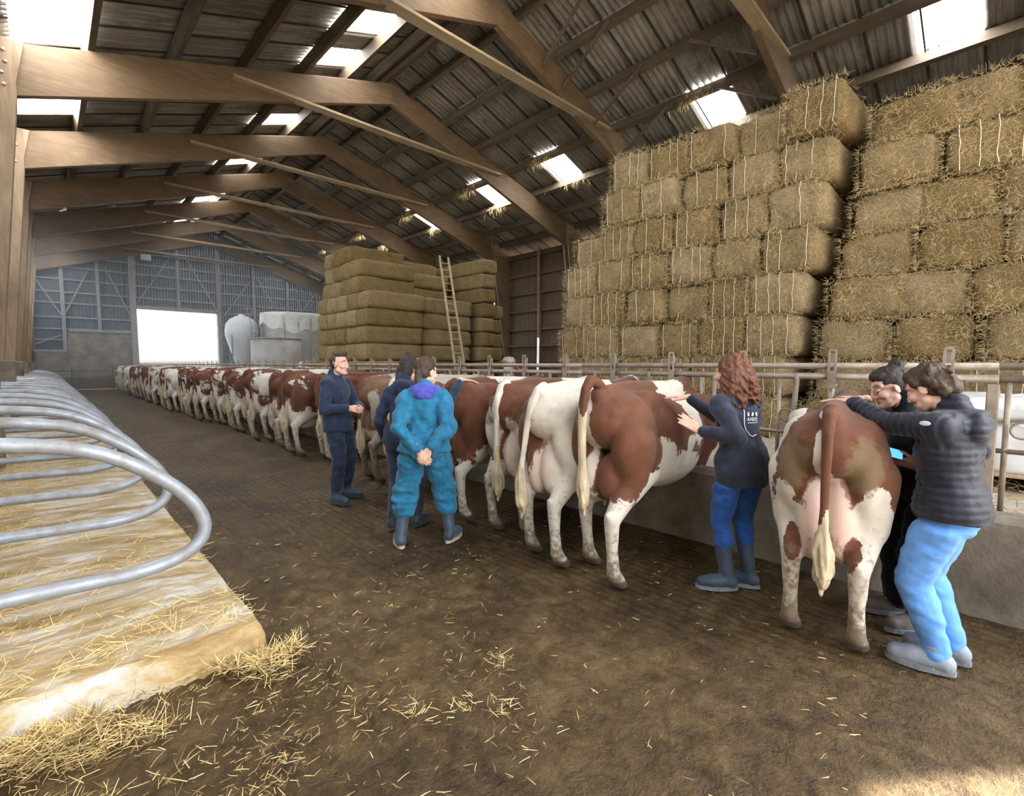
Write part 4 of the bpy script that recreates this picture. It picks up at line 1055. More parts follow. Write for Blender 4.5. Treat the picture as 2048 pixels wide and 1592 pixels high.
# ================================================================== people
def m_skin():
    t = NT('skin'); n1 = t.noise(t.coord('Object'), 40, 4)
    c = t.ramp(n1, [(0.3, (0.66, 0.395, 0.30)), (0.7, (0.76, 0.49, 0.39))])
    c = t.mix(t.attr('lip'), c, (0.50, 0.20, 0.17)); c = t.mix(t.attr('brow'), c, (0.06, 0.035, 0.02))
    t.col(c).rough(0.55).spec(0.35); t.b.inputs['Subsurface Weight'].default_value = 0.08; t.b.inputs['Subsurface Radius'].default_value = (.02, .008, .005)
    return t.m
M['skin'] = m_skin()
def m_cloth(name, c, var=0.3, rough=0.85, scale=14, stretch=(1, 1, 1), bump=0.35, fine=220):
    t = NT(name); n1 = t.noise(t.coord('Object', stretch), scale, 5, .6, .6); n2 = t.noise(t.coord('Object'), fine, 2)
    lo = tuple(x * (1 - var) for x in c); hi = tuple(min(1, x * (1 + var)) for x in c)
    t.col(t.ramp(n1, [(0.32, lo), (0.68, hi)])).rough(rough).spec(0.25).bump(t.math('ADD', n1, t.math('MULTIPLY', n2, .25)), bump, 0.012)
    t.b.inputs['Sheen Weight'].default_value = 0.2; return t.m
M['navy'] = m_cloth('navy_workwear', (0.022, 0.034, 0.070)); M['navy2'] = m_cloth('navy_trousers', (0.018, 0.028, 0.060))
M['teal'] = m_cloth('teal_coverall', (0.016, 0.150, 0.275)); M['purple'] = m_cloth('purple_blue_hood', (0.075, 0.085, 0.42), fine=120)
M['soft'] = m_cloth('charcoal_softshell', (0.026, 0.033, 0.056)); M['jean'] = m_cloth('blue_denim', (0.020, 0.095, 0.36), .25)
M['jean2'] = m_cloth('pale_blue_denim', (0.125, 0.33, 0.78), .16); M['jean3'] = m_cloth('grey_denim', (0.045, 0.065, 0.11), .3)
M['blackcloth'] = m_cloth('black_cloth', (0.009, 0.011, 0.018)); M['puffer'] = m_cloth('black_quilted_nylon', (0.009, 0.012, 0.024), rough=0.5, bump=.5)
M['boot'] = m_cloth('blue_rubber_boot', (0.045, 0.068, 0.105), .35, .45, 9, fine=60); M['boot2'] = m_cloth('dark_rubber_boot', (0.03, 0.04, 0.055), .35, .5, 9, fine=60)
M['shoe'] = m_cloth('grey_leather_shoe', (0.26, 0.30, 0.35), .2, .6, 12); M['shoe2'] = m_cloth('muddy_walking_shoe', (0.17, 0.15, 0.13), .4, .7, 12)
M['sole'] = m_cloth('cream_sole', (0.50, 0.41, 0.29), .3); M['sole2'] = m_cloth('grey_sole', (0.20, 0.22, 0.25), .3); M['sole3'] = m_cloth('dark_sole', (0.04, 0.045, 0.05), .3)
def m_hair(name, c, var=.5):
    t = NT(name); n1 = t.noise(t.coord('Object', (1, 1, .25)), 90, 4, .6, 1.2)
    t.col(t.ramp(n1, [(0.3, tuple(x * (1 - var) for x in c)), (0.72, tuple(min(1, x * (1 + var * 1.4)) for x in c))])).rough(0.5).spec(.4).bump(n1, .8, .01); return t.m
M['brown'] = m_hair('brown_hair', (0.060, 0.036, 0.022)); M['darkhair'] = m_hair('near_black_hair', (0.026, 0.019, 0.015)); M['auburn'] = m_hair('auburn_curls', (0.135, 0.052, 0.028))
M['eye'] = simple('eye_white', (0.8, 0.78, 0.75), .2, var=.02, bump=0); M['iris'] = simple('dark_iris', (0.03, 0.02, 0.015), .15, var=.1, bump=0)
M['logo'] = simple('white_print', (0.75, 0.78, 0.82), .6, var=.05, bump=0); M['greylogo'] = simple('silver_badge', (0.45, 0.52, 0.6), .4, var=.1, bump=0)
t = NT('phone_screen'); t.col((.05, .2, .6)); t.b.inputs['Emission Color'].default_value = (0.10, 0.45, 1.0, 1); t.b.inputs['Emission Strength'].default_value = 0.9; M['screen'] = t.m

def merge(dst, src, T):
    dst.mb.add([T @ Vector(v) for v in src.mb.v], src.mb.f)
def head_org():
    """head, origin between the ears, looks along +x"""
    g = Org()
    g.ell((-.014, 0, .034), (.096, .074, .088)); g.ell((.026, 0, -.02), (.066, .061, .088)); g.limb((.045, .034, -.078), .030, (.074, .012, -.098), .022); g.limb((.045, -.034, -.078), .030, (.074, -.012, -.098), .022)
    g.limb((.010, .050, -.062), .026, (.05, .03, -.09), .026); g.limb((.010, -.050, -.062), .026, (.05, -.03, -.09), .026)
    g.ell((.078, 0, -.100), (.018, .020, .016)); g.limb((.088, 0, .018), .0095, (.108, 0, -.026), .0125)
    for s in (-1, 1):
        g.ell((.097, s * .012, -.034), (.012, .009, .008)); g.ell((.062, s * .040, -.026), (.028, .026, .026)); g.limb((.078, s * .014, .036), .013, (.060, s * .048, .034), .013)
        g.ell((-.006, s * .074, -.012), (.019, .0075, .031), (0, .2, s * .35)); g.ell((.080, s * .030, .008), (.010, .015, .007))
    g.ell((.086, 0, -.059), (.014, .024, .006)); g.ell((.084, 0, -.069), (.014, .021, .0065)); g.ell((.07, 0, -.064), (.022, .034, .02))
    return g
def hand_org(curl=.3, spread=.06, thumb=.5):
    g = Org(); g.limb((-.03, 0, 0), .026, (.01, 0, 0), .027, flat=((0, 0, 1), .72))
    for y0 in (.026, .009, -.009, -.026): g.limb((.0, y0 * .6, 0), .017, (.082 - abs(y0 - .004) * .25, y0, 0), .0125, flat=((0, 0, 1), .82))
    for y0, L, k in ((.029, .072, 1), (.010, .080, .4), (-.010, .074, -.4), (-.028, .058, -1.1)):
        p = Vector((.084 - abs(y0 - .004) * .25, y0, 0)); a = curl * .6; r = .0098
        for q in range(3):
            l = L * (.45, .32, .23)[q]; d = Vector((math.cos(a), math.sin(spread * k), -math.sin(a))).normalized()
            n = p + d * l; g.limb(p, r, n, r - .0010, 10); p = n; r -= .0010; a += curl
    p = Vector((.012, .026, -.006)); a = thumb
    for l, r0, r1 in ((.040, .0145, .0115), (.032, .0112, .0100), (.024, .0100, .0085)):
        d = Vector((math.cos(a), math.sin(a), -.22)).normalized(); n = p + d * l; g.limb(p, r0, n, r1, 10); p = n; a -= .22
    return g
def frame(d, n, right=True):
    d = Vector(d).normalized(); n = Vector(n); n = (n - d * n.dot(d)).normalized(); y = n.cross(d) * (1 if right else -1)
    return Matrix(((d.x, y.x, n.x), (d.y, y.y, n.y), (d.z, y.z, n.z)))
def ik(S, Wt, a, b, pole):
    S, Wt = Vector(S), Vector(Wt); d = Wt - S; L = d.length
    if L > (a + b) * .985: Wt = S + d.normalized() * (a + b) * .985; d = Wt - S; L = d.length
    u = d.normalized(); x = (a * a - b * b + L * L) / (2 * L); h = math.sqrt(max(a * a - x * x, 0)); p = Vector(pole); p = p - u * p.dot(u)
    if p.length < 1e-4: p = u.orthogonal()
    return S + u * x + p.normalized() * h, Wt

def wrinkle(me, amp=.006, f=26, seed=0, stretch=(1, 1, 1.6)):
    V = coords(me); N = normals(me); set_co(me, V + N * (amp * snoise(V * np.array(stretch), f, seed) + amp * .5 * snoise(V, f * 2.3, seed + 9))[:, None])

class Person:
    def __init__(s, name, x, y, yaw, H, label, shut=False, lean=0.0, side=0.0, feet=((0, .11, 8), (0, -.11, -8)), hip=0.0, bend=0.0, headrot=(0, 0, 0), hands=None, width=1.0, zdrop=0.0):
        s.root = empty(name, (x, y, 0), math.radians(yaw), label, 'person', 'people inspecting the cows'); s.H = H; k = s.k = H / 1.65; s.shut = shut
        s.Minv = (Matrix.Translation((x, y, 0)) @ Matrix.Rotation(math.radians(yaw), 4, 'Z')).inverted()
        J = s.J = {}
        J['pelvis'] = Vector((hip, side * .3, .90 * k - zdrop)); J['neck'] = Vector((hip + lean, side, 1.395 * k - zdrop - abs(lean) * .22))
        ax = (J['neck'] - J['pelvis']).normalized(); s.ax = ax; J['chest'] = J['pelvis'].lerp(J['neck'], .62); J['waist'] = J['pelvis'].lerp(J['neck'], .28)
        fwd = Vector((ax.z, 0, -ax.x)); s.fwd = fwd
        hy, hp, hr = [math.radians(a) for a in headrot]
        R = Matrix.Rotation(hy, 4, 'Z') @ Matrix.Rotation(hp, 4, 'Y') @ Matrix.Rotation(hr, 4, 'X')
        nk = J['neck'] + ax * .035 * k + fwd * .012
        hc = nk + Vector((.012, 0, .0)) + (R.to_3x3() @ Vector((.022, 0, .118 * k)))
        J['head'] = hc; s.headT = Matrix.Translation(hc) @ R @ Matrix.Scale(k * .98, 4)
        s.sh = []; s.arm = []
        hands = hands or [None, None]
        for i, sg in enumerate((1, -1)):
            S = J['neck'] - ax * .065 * k + Vector((0, sg * .165 * k * width, 0)); h = hands[i]
            if h is None: h = dict(w=None, d=(0.1, 0, -1), n=(0, sg, 0), pole=(-1, sg * .3, 0), curl=.5)
            if h.get('w') is None: Wt = S + Vector((.05, sg * .07, -.50 * k))
            elif h.get('local'): Wt = Vector(h['w'])
            else: Wt = s.Minv @ Vector(h['w'])
            def vec(v): return Vector(v) if (h.get('local') or h.get('w') is None) else (s.Minv.to_3x3() @ Vector(v))
            S = S + (Wt - S).normalized() * .02 if (Wt - S).length > .45 else S
            E_, Wt = ik(S, Wt, .285 * k, .25 * k, vec(h['pole'])); s.arm.append((S, E_, Wt, vec(h['d']), vec(h['n']), h.get('curl', .3), h.get('spread', .06)))
        s.leg = []
        for (fx, fy, fyaw), sg in zip(feet, (1, -1)):
            hipj = J['pelvis'] + Vector((0, sg * .088 * width, -.03)); ank = Vector((fx, fy, .085 * k))
            kn, ank = ik(hipj, ank, (.405 * k), (.395 * k), (1, sg * .12, 0)); s.leg.append((hipj, kn, ank, math.radians(fyaw)))
    def body(s, fat=1.0):
        g = Org(); J, k = s.J, s.k
        g.limb(J['neck'] - s.ax * .06, .062 * k, J['neck'] + s.ax * .03, .055 * k); g.limb(J['neck'] + s.ax * .02, .053 * k, J['head'] - (s.headT.to_3x3() @ Vector((.0, 0, .06))), .052 * k)
        g.limb(J['pelvis'], .07, J['chest'], .085); g.limb(J['chest'], .085, J['neck'] - s.ax * .05, .06)
        merge(g, head_org(), s.headT)
        for i, (S, E_, Wt, d, n, curl, spread) in enumerate(s.arm):
            g.limb(J['neck'] - s.ax * .07, .04, S, .045); g.limb(S, .045, E_, .036); g.limb(E_, .036, Wt, .026)
            Rm = frame(d, n, i == 1).to_4x4(); merge(g, hand_org(curl, spread), Matrix.Translation(Wt + Vector(d).normalized() * .018) @ Rm @ Matrix.Scale(s.k * 1.0, 4))
        for (h, kn, an, ya) in s.leg:
            g.limb(J['pelvis'], .06, h, .06); g.limb(h, .06, kn, .045); g.limb(kn, .045, an, .034); f = Vector((math.cos(ya), math.sin(ya), 0)); g.limb(an - Vector((0, 0, .03)), .035, an + f * .13 - Vector((0, 0, .055)), .022)
        me = g.skin('body', .0052, 3, .45, M['skin']); V = coords(me); T = np.array(s.headT.inverted()); P = V @ T[:3, :3].T + T[:3, 3]
        lip = np.clip(1.3 - np.sqrt(((P[:, 0] - .096) / .022) ** 2 + (P[:, 1] / .026) ** 2 + ((P[:, 2] + .064) / .012) ** 2), 0, 1)
        br = np.clip(1.4 - np.sqrt(((P[:, 0] - .075) / .03) ** 2 + ((np.abs(P[:, 1]) - .032) / .021) ** 2 + ((P[:, 2] - .043 + .2 * np.maximum(np.abs(P[:, 1]) - .03, 0)) / .0065) ** 2), 0, 1)
        set_attr(me, 'lip', np.minimum(lip * 1.5, .8)); set_attr(me, 'brow', np.minimum(br * 1.6, .85)); b = link('body', me, s.root)
        for sg in (-1, 1):
            e = Org(); e.ell((0, 0, 0), (.0112, .0125, .0115)); mb = MB(); T4 = s.headT @ Matrix.Translation((.0745 if not s.shut else .068, sg * .031, .0105))
            mb.add([T4 @ Vector(v) for v in e.mb.v], e.mb.f); eo = link('eye', mb.mesh('eye', M['eye'], True), b)
            mb = MB(); mb.add([T4 @ (Vector(v) * .55 + Vector((.0068, 0, -.001))) for v in e.mb.v], e.mb.f); link('iris', mb.mesh('iris', M['iris'], True), eo)
        return b
    def jacket(s, name, mat, hem=.80, loose=1.0, sleeve=1.0, collar=.07, cuff=.03, extra=None, amp=.006, w=1.0, hips=1.0, quilt=False, voxel=.009):
        g = Org(); J, k = s.J, s.k; a = s.ax; L = loose; tilt = math.atan2(a.x, a.z); rot = (0, tilt, 0)
        g.ell(J['chest'] + s.fwd * .008, (.112 * L, .162 * L * w, .20 * k), rot); g.ell(J['chest'] + a * .13 * k - s.fwd * .008, (.085 * L, .165 * L * w, .09 * k), rot)
        g.ell(J['waist'] + a * .02, (.108 * L, .145 * L * w, .17 * k), rot); L0 = L; L = L * hips; g.ell(J['pelvis'] - a * .02 * k - Vector((.012, 0, 0)), (.146 * L, .196 * L * w, .24 * k), rot)
        g.limb(J['pelvis'] + Vector((-.005, .05, -.12 * k)), .108 * L, J['pelvis'] + Vector((0, .05, 0)), .11 * L); g.limb(J['pelvis'] + Vector((-.005, -.05, -.12 * k)), .108 * L, J['pelvis'] + Vector((0, -.05, 0)), .11 * L)
        L = L0
        for sg in (1, -1): g.limb(J['neck'] - a * .17 * k + Vector((0, sg * .07, 0)), .085 * L, s.arm[0 if sg > 0 else 1][0] - a * .01, .07 * sleeve)
        g.limb(J['neck'] - a * .07, .078 * L, J['neck'] + a * collar * .3, .068)
        if collar: g.limb(J['neck'] - a * .02, .075, J['neck'] + a * collar - s.fwd * .012, .068)
        for (S, E_, Wt, d, n, c, sp) in s.arm:
            g.limb(J['neck'] - a * .075 * k, .075 * L, S, .070 * sleeve); g.limb(S, .070 * sleeve, E_, .056 * sleeve); u = (Wt - E_).normalized(); g.limb(E_, .056 * sleeve, Wt - u * cuff, .043 * sleeve)
        if extra: extra(g, s)
        me = g.skin(name, voxel, 6, .5, mat)
        if quilt:
            V = coords(me); N = normals(me); best = np.full(len(V), 1e9); ph = np.zeros(len(V)); tors = V @ np.array(a); ph[:] = tors
            dT = np.linalg.norm(V - (np.array(J['pelvis']) + np.clip((V - np.array(J['pelvis'])) @ np.array(a), 0, .4)[:, None] * np.array(a)), axis=1) - .13
            best = dT
            for (S, E_, Wt, *_r) in s.arm:
                off = 0
                for p, q in ((S, E_), (E_, Wt)):
                    p_, q_ = np.array(p), np.array(q); u = (q_ - p_); l = np.linalg.norm(u); u /= l; t_ = np.clip((V - p_) @ u, 0, l); dd = np.linalg.norm(V - p_ - t_[:, None] * u, axis=1) - .06
                    m = dd < best; best = np.where(m, dd, best); ph = np.where(m, (V - p_) @ u + off, ph); off += l
            set_co(me, V + N * (.0065 * np.abs(np.sin(ph * PI / .038)) - .002)[:, None])
        wrinkle(me, amp, 24, 3); V = coords(me)
        hz = hem * k
        low = V[:, 2] < hz; arm_pts = np.zeros(len(V), bool)
        for (S, E_, Wt, *_r) in s.arm:
            for p, q in ((S, E_), (E_, Wt)):
                p_, q_ = np.array(p), np.array(q); u = q_ - p_; l = np.linalg.norm(u); u = u / l; t_ = np.clip((V - p_) @ u, 0, l); arm_pts |= np.linalg.norm(V - p_ - t_[:, None] * u, axis=1) < .085
        V[:, 2] = np.where(low & ~arm_pts, hz - .004 + .004 * np.sin(V[:, 1] * 40), V[:, 2]); set_co(me, V); return link(name, me, s.root)
    def trousers(s, name, mat, thigh=.095, knee=.066, ankle=.052, end=.0, fat=1.0, bunch=0.0, amp=.006, tuck=.80):
        g = Org(); J, k = s.J, s.k
        g.ell(J['pelvis'] + Vector((-.012, 0, .0)), (.122 * fat, .165 * fat, .13 * k)); g.ell(J['pelvis'] + Vector((-.036, .06, -.05)), (.095 * fat, .09 * fat, .105)); g.ell(J['pelvis'] + Vector((-.036, -.06, -.05)), (.095 * fat, .09 * fat, .105))
        for (h, kn, an, ya) in s.leg:
            g.limb(h, thigh * 1.06, h.lerp(kn, .5), thigh * .92); g.limb(h.lerp(kn, .5), thigh * .92, kn, knee); c = kn.lerp(an, .35) + Vector((-.012, 0, 0)); g.limb(kn, knee, c, knee * .96)
            e = an + (kn - an).normalized() * end; g.limb(c, knee * .96, e, ankle)
            if bunch: g.ell(e + Vector((0, 0, .03)), (knee * 1.12, knee * 1.12, .05)); g.ell(e + Vector((0, 0, .12)), (knee * 1.05, knee * 1.05, .045))
        me = g.skin(name, .009, 6, .5, mat); wrinkle(me, amp, 22, 5); V = coords(me); kk = 1 - .24 * sstep(tuck * k - .035, tuck * k + .03, V[:, 2])
        for q in (0, 1): V[:, q] = J['pelvis'][q] + (V[:, q] - J['pelvis'][q]) * kk
        set_co(me, V); return link(name, me, s.root)
    def boots(s, mat, sole, h=.36, shaft=.056, big=1.0, laces=None):
        for (hp, kn, an, ya) in s.leg:
            f = Vector((math.cos(ya), math.sin(ya), 0)); g = Org(); up = (kn - an).normalized(); b = big
            top = an + up * max(h - .085, .02); base = Vector((an.x, an.y, 0))
            g.limb(top, shaft, an + up * .03, .047 * b); g.limb(an + Vector((0, 0, .0)), .047 * b, base + Vector((0, 0, .052)) - f * .025, .046 * b)
            sd_ = Vector((-f.y, f.x, 0))
            g.limb(base + Vector((0, 0, .062)), .049 * b, base + f * .11 + Vector((0, 0, .052)), .046 * b); g.limb(base + f * .10 + Vector((0, 0, .05)), .047 * b, base + f * .165 + Vector((0, 0, .044)), .039 * b)
            me = g.skin('boot', .008, 4, .5, mat); V = coords(me); V[:, 2] = np.maximum(V[:, 2], .012)
            ringm = (V[:, 2] > top.z + .01); V[ringm, 2] = top.z + .01; set_co(me, V); bo = link('boot', me, s.root)
            pr = []
            for q in range(20):
                t_ = 2 * PI * q / 20; x_ = .068 + .142 * math.cos(t_); y_ = (.050 if x_ > .05 else .043) * b * math.sin(t_) * (1 if abs(math.cos(t_)) < .8 else 1.05); pr.append(base + f * x_ + sd_ * y_)
            mb = MB(); mb.prism([(p.x, p.y) for p in pr], 'z', 0.0, .026); mb.build('sole', sole, bo)
            if laces:
                mb = MB()
                for q in range(4):
                    c = base + f * (.070 + .024 * q) + Vector((0, 0, .104 - .010 * q)); mb.tube([c - sd_ * .022 + Vector((0, 0, -.008)), c, c + sd_ * .022 + Vector((0, 0, -.008))], .0035, 5)
                mb.build('laces', laces, bo)
    def hair(s, org, mat, voxel=.006, smooth=2, amp=.004, f=140, stretch=(1, 1, .3), name='hair'):
        g = Org(); merge(g, org, s.headT); me = g.skin(name, voxel, smooth, .5, mat); V = coords(me); N = normals(me); set_co(me, V + N * (amp * snoise(V * np.array(stretch), f, 2))[:, None]); return link(name, me, s.root)

def cap(front=-.02, low=.0, r=(.100, .081, .092)):
    """hair shell: covers crown and back, leaves the face free"""
    g = Org(); g.ell((-.026, 0, .046), r); g.ell((-.045, 0, .0), (.075, .074, .08)); g.ell((.02, 0, .088), (.062, .062, .04))
    return g

# 1 person in navy, seen from the side, hands together
p = Person('person', 2.35, 5.24, -60, 1.66, 'person with short brown hair in navy overalls, standing sideways with hands together', lean=-.03, feet=((-.02, .13, 14), (.02, -.13, -12)), headrot=(6, 4, 0),
           hands=[dict(w=(.25, .075, 1.05), d=(.55, -.85, -.05), n=(.8, .5, .1), pole=(-.6, .9, -.4), curl=.75, local=True), dict(w=(.20, -.10, 1.07), d=(.75, .55, -.25), n=(.4, -.8, .45), pole=(-1, -.8, -.2), curl=.6, local=True)])
p.body()
def hood(g, s): g.ell(s.J['neck'] - s.fwd * .085 - s.ax * .035, (.055, .10, .075)); g.limb(s.J['neck'] - s.fwd * .05 + Vector((0, .075, .0)), .032, s.J['neck'] + s.fwd * .05 + Vector((0, .06, -.04)), .022); g.limb(s.J['neck'] - s.fwd * .05 + Vector((0, -.075, .0)), .032, s.J['neck'] + s.fwd * .05 + Vector((0, -.06, -.04)), .022)
p.jacket('jacket', M['navy'], .80, 1.04, 1.02, .05, extra=hood); p.trousers('trousers', M['navy2'], .102, .078, .068, .09, amp=.008); p.boots(M['boot'], M['sole3'], .22, .062)
h = Org(); h.ell((-.030, 0, .040), (.088, .077, .082)); h.ell((-.05, 0, .0), (.06, .07, .06)); h.limb((-.05, 0, .11), .04, (.055, 0, .125), .036); h.limb((.0, .03, .105), .04, (.05, .02, .118), .032); h.limb((0, -.03, .105), .04, (.05, -.02, .118), .032)
p.hair(h, M['brown'], amp=.005)

# 2 dark-haired person reaching out to a cow, mostly behind the teal coverall
p = Person('person', 2.39, 3.93, 36, 1.62, 'dark-haired person with a topknot reaching over a cow, half hidden behind the teal coverall', lean=.05, feet=((-.06, .10, 10), (.05, -.10, -10)), headrot=(-18, 14, 0),
           hands=[None, dict(w=(2.86, 3.66, 1.40), d=(.75, -.55, -.12), n=(.1, .1, 1), pole=(0, -.6, -1), curl=.14, spread=.16)])
p.body(); p.jacket('jacket', M['navy'], .78, 1.0, .95, .06, extra=hood); p.trousers('trousers', M['jean3'], .092, .064, .055, .08); p.boots(M['boot2'], M['sole3'], .17, .054)
h = cap(); h.ell((-.05, 0, .135), (.032, .032, .03)); h.ell((-.06, 0, -.05), (.06, .075, .1)); h.limb((-.07, .04, -.02), .05, (-.075, .05, -.17), .035); h.limb((-.07, -.03, -.02), .05, (-.08, -.03, -.17), .035); p.hair(h, M['darkhair'])

# 3 teal coverall, hands clasped behind the back
p = Person('person', 2.285, 3.43, 55, 1.61, 'person in baggy teal coverall and rubber boots, seen from behind with hands clasped', lean=.02, feet=((-.03, .21, 12), (.03, -.21, -28)), headrot=(-42, 6, 0), zdrop=.02,
           hands=[dict(w=(-.175, .045, .845), d=(-.05, -.62, -.75), n=(-1, .1, .1), pole=(-.35, 1, .1), curl=.55, local=True), dict(w=(-.19, -.045, .86), d=(-.05, .60, -.78), n=(-1, -.1, .1), pole=(-.35, -1, .1), curl=.55, local=True)])
p.body()
def seat(g, s): g.ell(s.J['pelvis'] + Vector((-.03, 0, -.02)), (.14, .19, .16)); g.ell(s.J['waist'], (.125, .175, .12))
p.jacket('coverall_top', M['teal'], .84, 1.13, 1.16, .03, extra=seat, amp=.011); p.trousers('coverall_legs', M['teal'], .120, .103, .088, .29, 1.08, tuck=.86, bunch=1, amp=.012); p.boots(M['boot'], M['sole'], .42, .062, 1.04)
g = Org()
for i in range(14):
    a = 2 * PI * i / 14; b2 = 2 * PI * (i + 1) / 14
    c = p.J['neck'] - p.ax * .01
    def pt(a): return c + Vector((.085 * math.cos(a), .108 * math.sin(a), .02 * math.cos(a) * -1 + .012 * math.sin(3 * a)))
    g.limb(pt(a), .036 + .008 * math.sin(2 * a), pt(b2), .036 + .008 * math.sin(2 * b2))
g.ell(p.J['neck'] - p.fwd * .075 - p.ax * .02, (.06, .10, .075)); me = g.skin('hood', .008, 5, .5, M['purple']); wrinkle(me, .006, 40, 2); link('hood', me, p.root)
h = cap(); h.limb((-.085, 0, -.02), .045, (-.10, 0, -.085), .032); h.limb((-.10, 0, -.08), .032, (-.115, .01, -.16), .018); p.hair(h, M['brown'])
bmb = MB(); c = p.J['waist'] + Vector((-.13, 0, -.02)); bmb.bar(c + Vector((0, -.12, 0)), c + Vector((0, .12, 0)), .02, .035).build('waistband', M['teal'], p.root)

# 4 curly-haired person in softshell, both hands on the cow
p = Person('person', 3.38, 1.24, 66, 1.60, 'person with long curly auburn hair in dark softshell, blue jeans and rubber boots', lean=.05, feet=((.0, .085, 62), (-.02, -.085, 40)), headrot=(22, 8, 0),
           hands=[dict(w=(3.14, 1.42, 1.10), d=(-.35, .75, .55), n=(-.75, -.45, .35), pole=(-.5, -.6, -1), curl=.10, spread=.10), dict(w=(3.50, 1.68, 1.30), d=(-.50, .86, .0), n=(0, 0, 1), pole=(.3, -.2, -1), curl=.12, spread=.12)])
p.body(); jk = p.jacket('softshell_jacket', M['soft'], .765, 1.04, 1.0, .05); p.trousers('jeans', M['jean'], .097, .066, .055, .24, 1.0, tuck=.775); p.boots(M['boot'], M['sole2'], .40, .060)
h = Org(); h.ell((-.030, 0, .045), (.108, .092, .095)); h.ell((-.07, 0, -.04), (.085, .115, .13)); rg = random.Random(3)
for i in range(120):
    th = rg.uniform(PI * .36, PI * 1.64); el = rg.uniform(-.3, 1.1); x0 = .10 * math.cos(th) * math.cos(el) - .03; y0 = .092 * math.sin(th) * math.cos(el); z0 = .045 + .10 * math.sin(el)
    L = rg.uniform(.16, .30) + z0 * .6; out_ = rg.uniform(.35, .75); ph = rg.uniform(0, 6.28); tw = rg.uniform(45, 75); pts = []
    for q in range(11):
        t_ = q / 10; rad = .014; fl = out_ * (t_ ** .7) * .085
        pts.append((Vector((x0 + math.cos(th) * fl + rad * math.cos(ph + tw * t_ * L), y0 + math.sin(th) * fl + rad * math.sin(ph + tw * t_ * L), z0 - L * t_ * .95)), .0135 - .005 * t_))
    h.chain(pts, 6)
p.hair(h, M['auburn'], .0065, 1, .003)
# printed badge on the back of the softshell: outline, three icons and a line of letters
Lb = p.J['chest'] + Vector((0, 0, .015))
def on_back(u, v):
    """u to the wearer's right (as read from behind), v up; found on the jacket surface"""
    o = Vector((-1.0, -u, Lb.z + v)); ok, hit, nrm, _ = jk.ray_cast(o, Vector((1, 0, 0))); return (hit if ok else Vector((-.12, -u, Lb.z + v))) + Vector((-.004, 0, 0))
bpy.context.view_layer.update()
mb = MB(); mb.tube([on_back(u, v) for u, v in ((-.050, .085), (-.047, .06), (-.052, .035), (-.055, .0), (-.054, -.03), (-.046, -.06), (-.034, -.078), (-.02, -.098), (.0, -.108), (.02, -.102), (.03, -.096))], .0035, 6)
mb.build('printed_outline', M['logo'], p.root, smooth=True)
for i, u in enumerate((-.022, .010, .040)):
    c = on_back(u, .040); g = Org(); g.ell(c, (.003, .008, .013)); g.ell(c + Vector((0, .006 * (1 if i == 1 else -.6), -.010)), (.003, .006, .006)); MB().add(g.mb.v, g.mb.f).build('printed_icon', M['logo'], p.root, smooth=True)
GL = {'A': [((0, 0), (.5, 1)), ((.5, 1), (1, 0)), ((.2, .4), (.8, .4))], 'N': [((0, 0), (0, 1)), ((0, 1), (1, 0)), ((1, 0), (1, 1))], 'D': [((0, 0), (0, 1)), ((0, 1), (.7, .9)), ((.7, .9), (1, .5)), ((1, .5), (.7, .1)), ((.7, .1), (0, 0))],
      'O': [((.2, 0), (.8, 0)), ((.8, 0), (1, .5)), ((1, .5), (.8, 1)), ((.8, 1), (.2, 1)), ((.2, 1), (0, .5)), ((0, .5), (.2, 0))]}
mb = MB()
for i, ch in enumerate('ANDO'):
    for a, b in GL[ch]:
        mb.tube([on_back(-.030 + i * .021 + a[0] * .015, -.006 + a[1] * .022), on_back(-.030 + i * .021 + b[0] * .015, -.006 + b[1] * .022)], .0022, 4)
mb.build('printed_lettering', M['logo'], p.root); mb = MB(); mb.tube([on_back(-.03, -.018), on_back(.01, -.018), on_back(.05, -.018)], .0022, 4).build('printed_rule', M['logo'], p.root)

# 5 person with glasses and a topknot in black
p = Person('person', 3.68, .31, 122, 1.56, 'person in black with glasses and a dark topknot, looking down beside the nearest cow', shut=True, lean=.12, hip=-.01, feet=((.02, .10, 12), (.05, -.10, 0)), headrot=(2, 24, 0),
           hands=[dict(w=(3.40, .30, .985), d=(-.05, .85, .25), n=(-.7, -.1, -.7), pole=(-.5, -1, -.6), curl=.35), dict(w=(3.74, .62, 1.33), d=(-.2, .9, .05), n=(0, 0, 1), pole=(.6, -.3, -1), curl=.15)])
b = p.body(); p.jacket('pullover', M['blackcloth'], .79, 1.03, 1.0, .085); p.trousers('trousers', M['blackcloth'], .105, .085, .075, .02, 1.04); p.boots(M['shoe2'], M['sole2'], .13, .052, 1.02, M['sole'])
h = cap(r=(.100, .080, .090)); h.ell((-.085, 0, .112), (.044, .046, .042)); h.ell((-.05, 0, .085), (.06, .05, .05)); rg = random.Random(8)
for i in range(14): a = rg.uniform(0, 6.28); h.limb((-.085 + .03 * math.cos(a), .03 * math.sin(a), .12), .014, (-.085 + .055 * math.cos(a), .055 * math.sin(a), .12 + rg.uniform(-.02, .035)), .006)
p.hair(h, M['darkhair'])
gm = MB()
for sg in (-1, 1):
    gm.tube([p.headT @ Vector((.101 - .006 * abs(math.cos(a)), sg * .033 + .023 * math.cos(a), .006 + .017 * math.sin(a))) for a in np.linspace(0, 2 * PI, 17)], .0017, 5, False)
    gm.tube([p.headT @ Vector(q) for q in ((.095, sg * .056, .010), (.06, sg * .072, .012), (.0, sg * .082, .008))], .0016, 5)
gm.tube([p.headT @ Vector(q) for q in ((.101, -.010, .009), (.108, 0, .012), (.101, .010, .009))], .0016, 5)
gm.build('spectacles', M['steel_dark'], p.root, smooth=True)
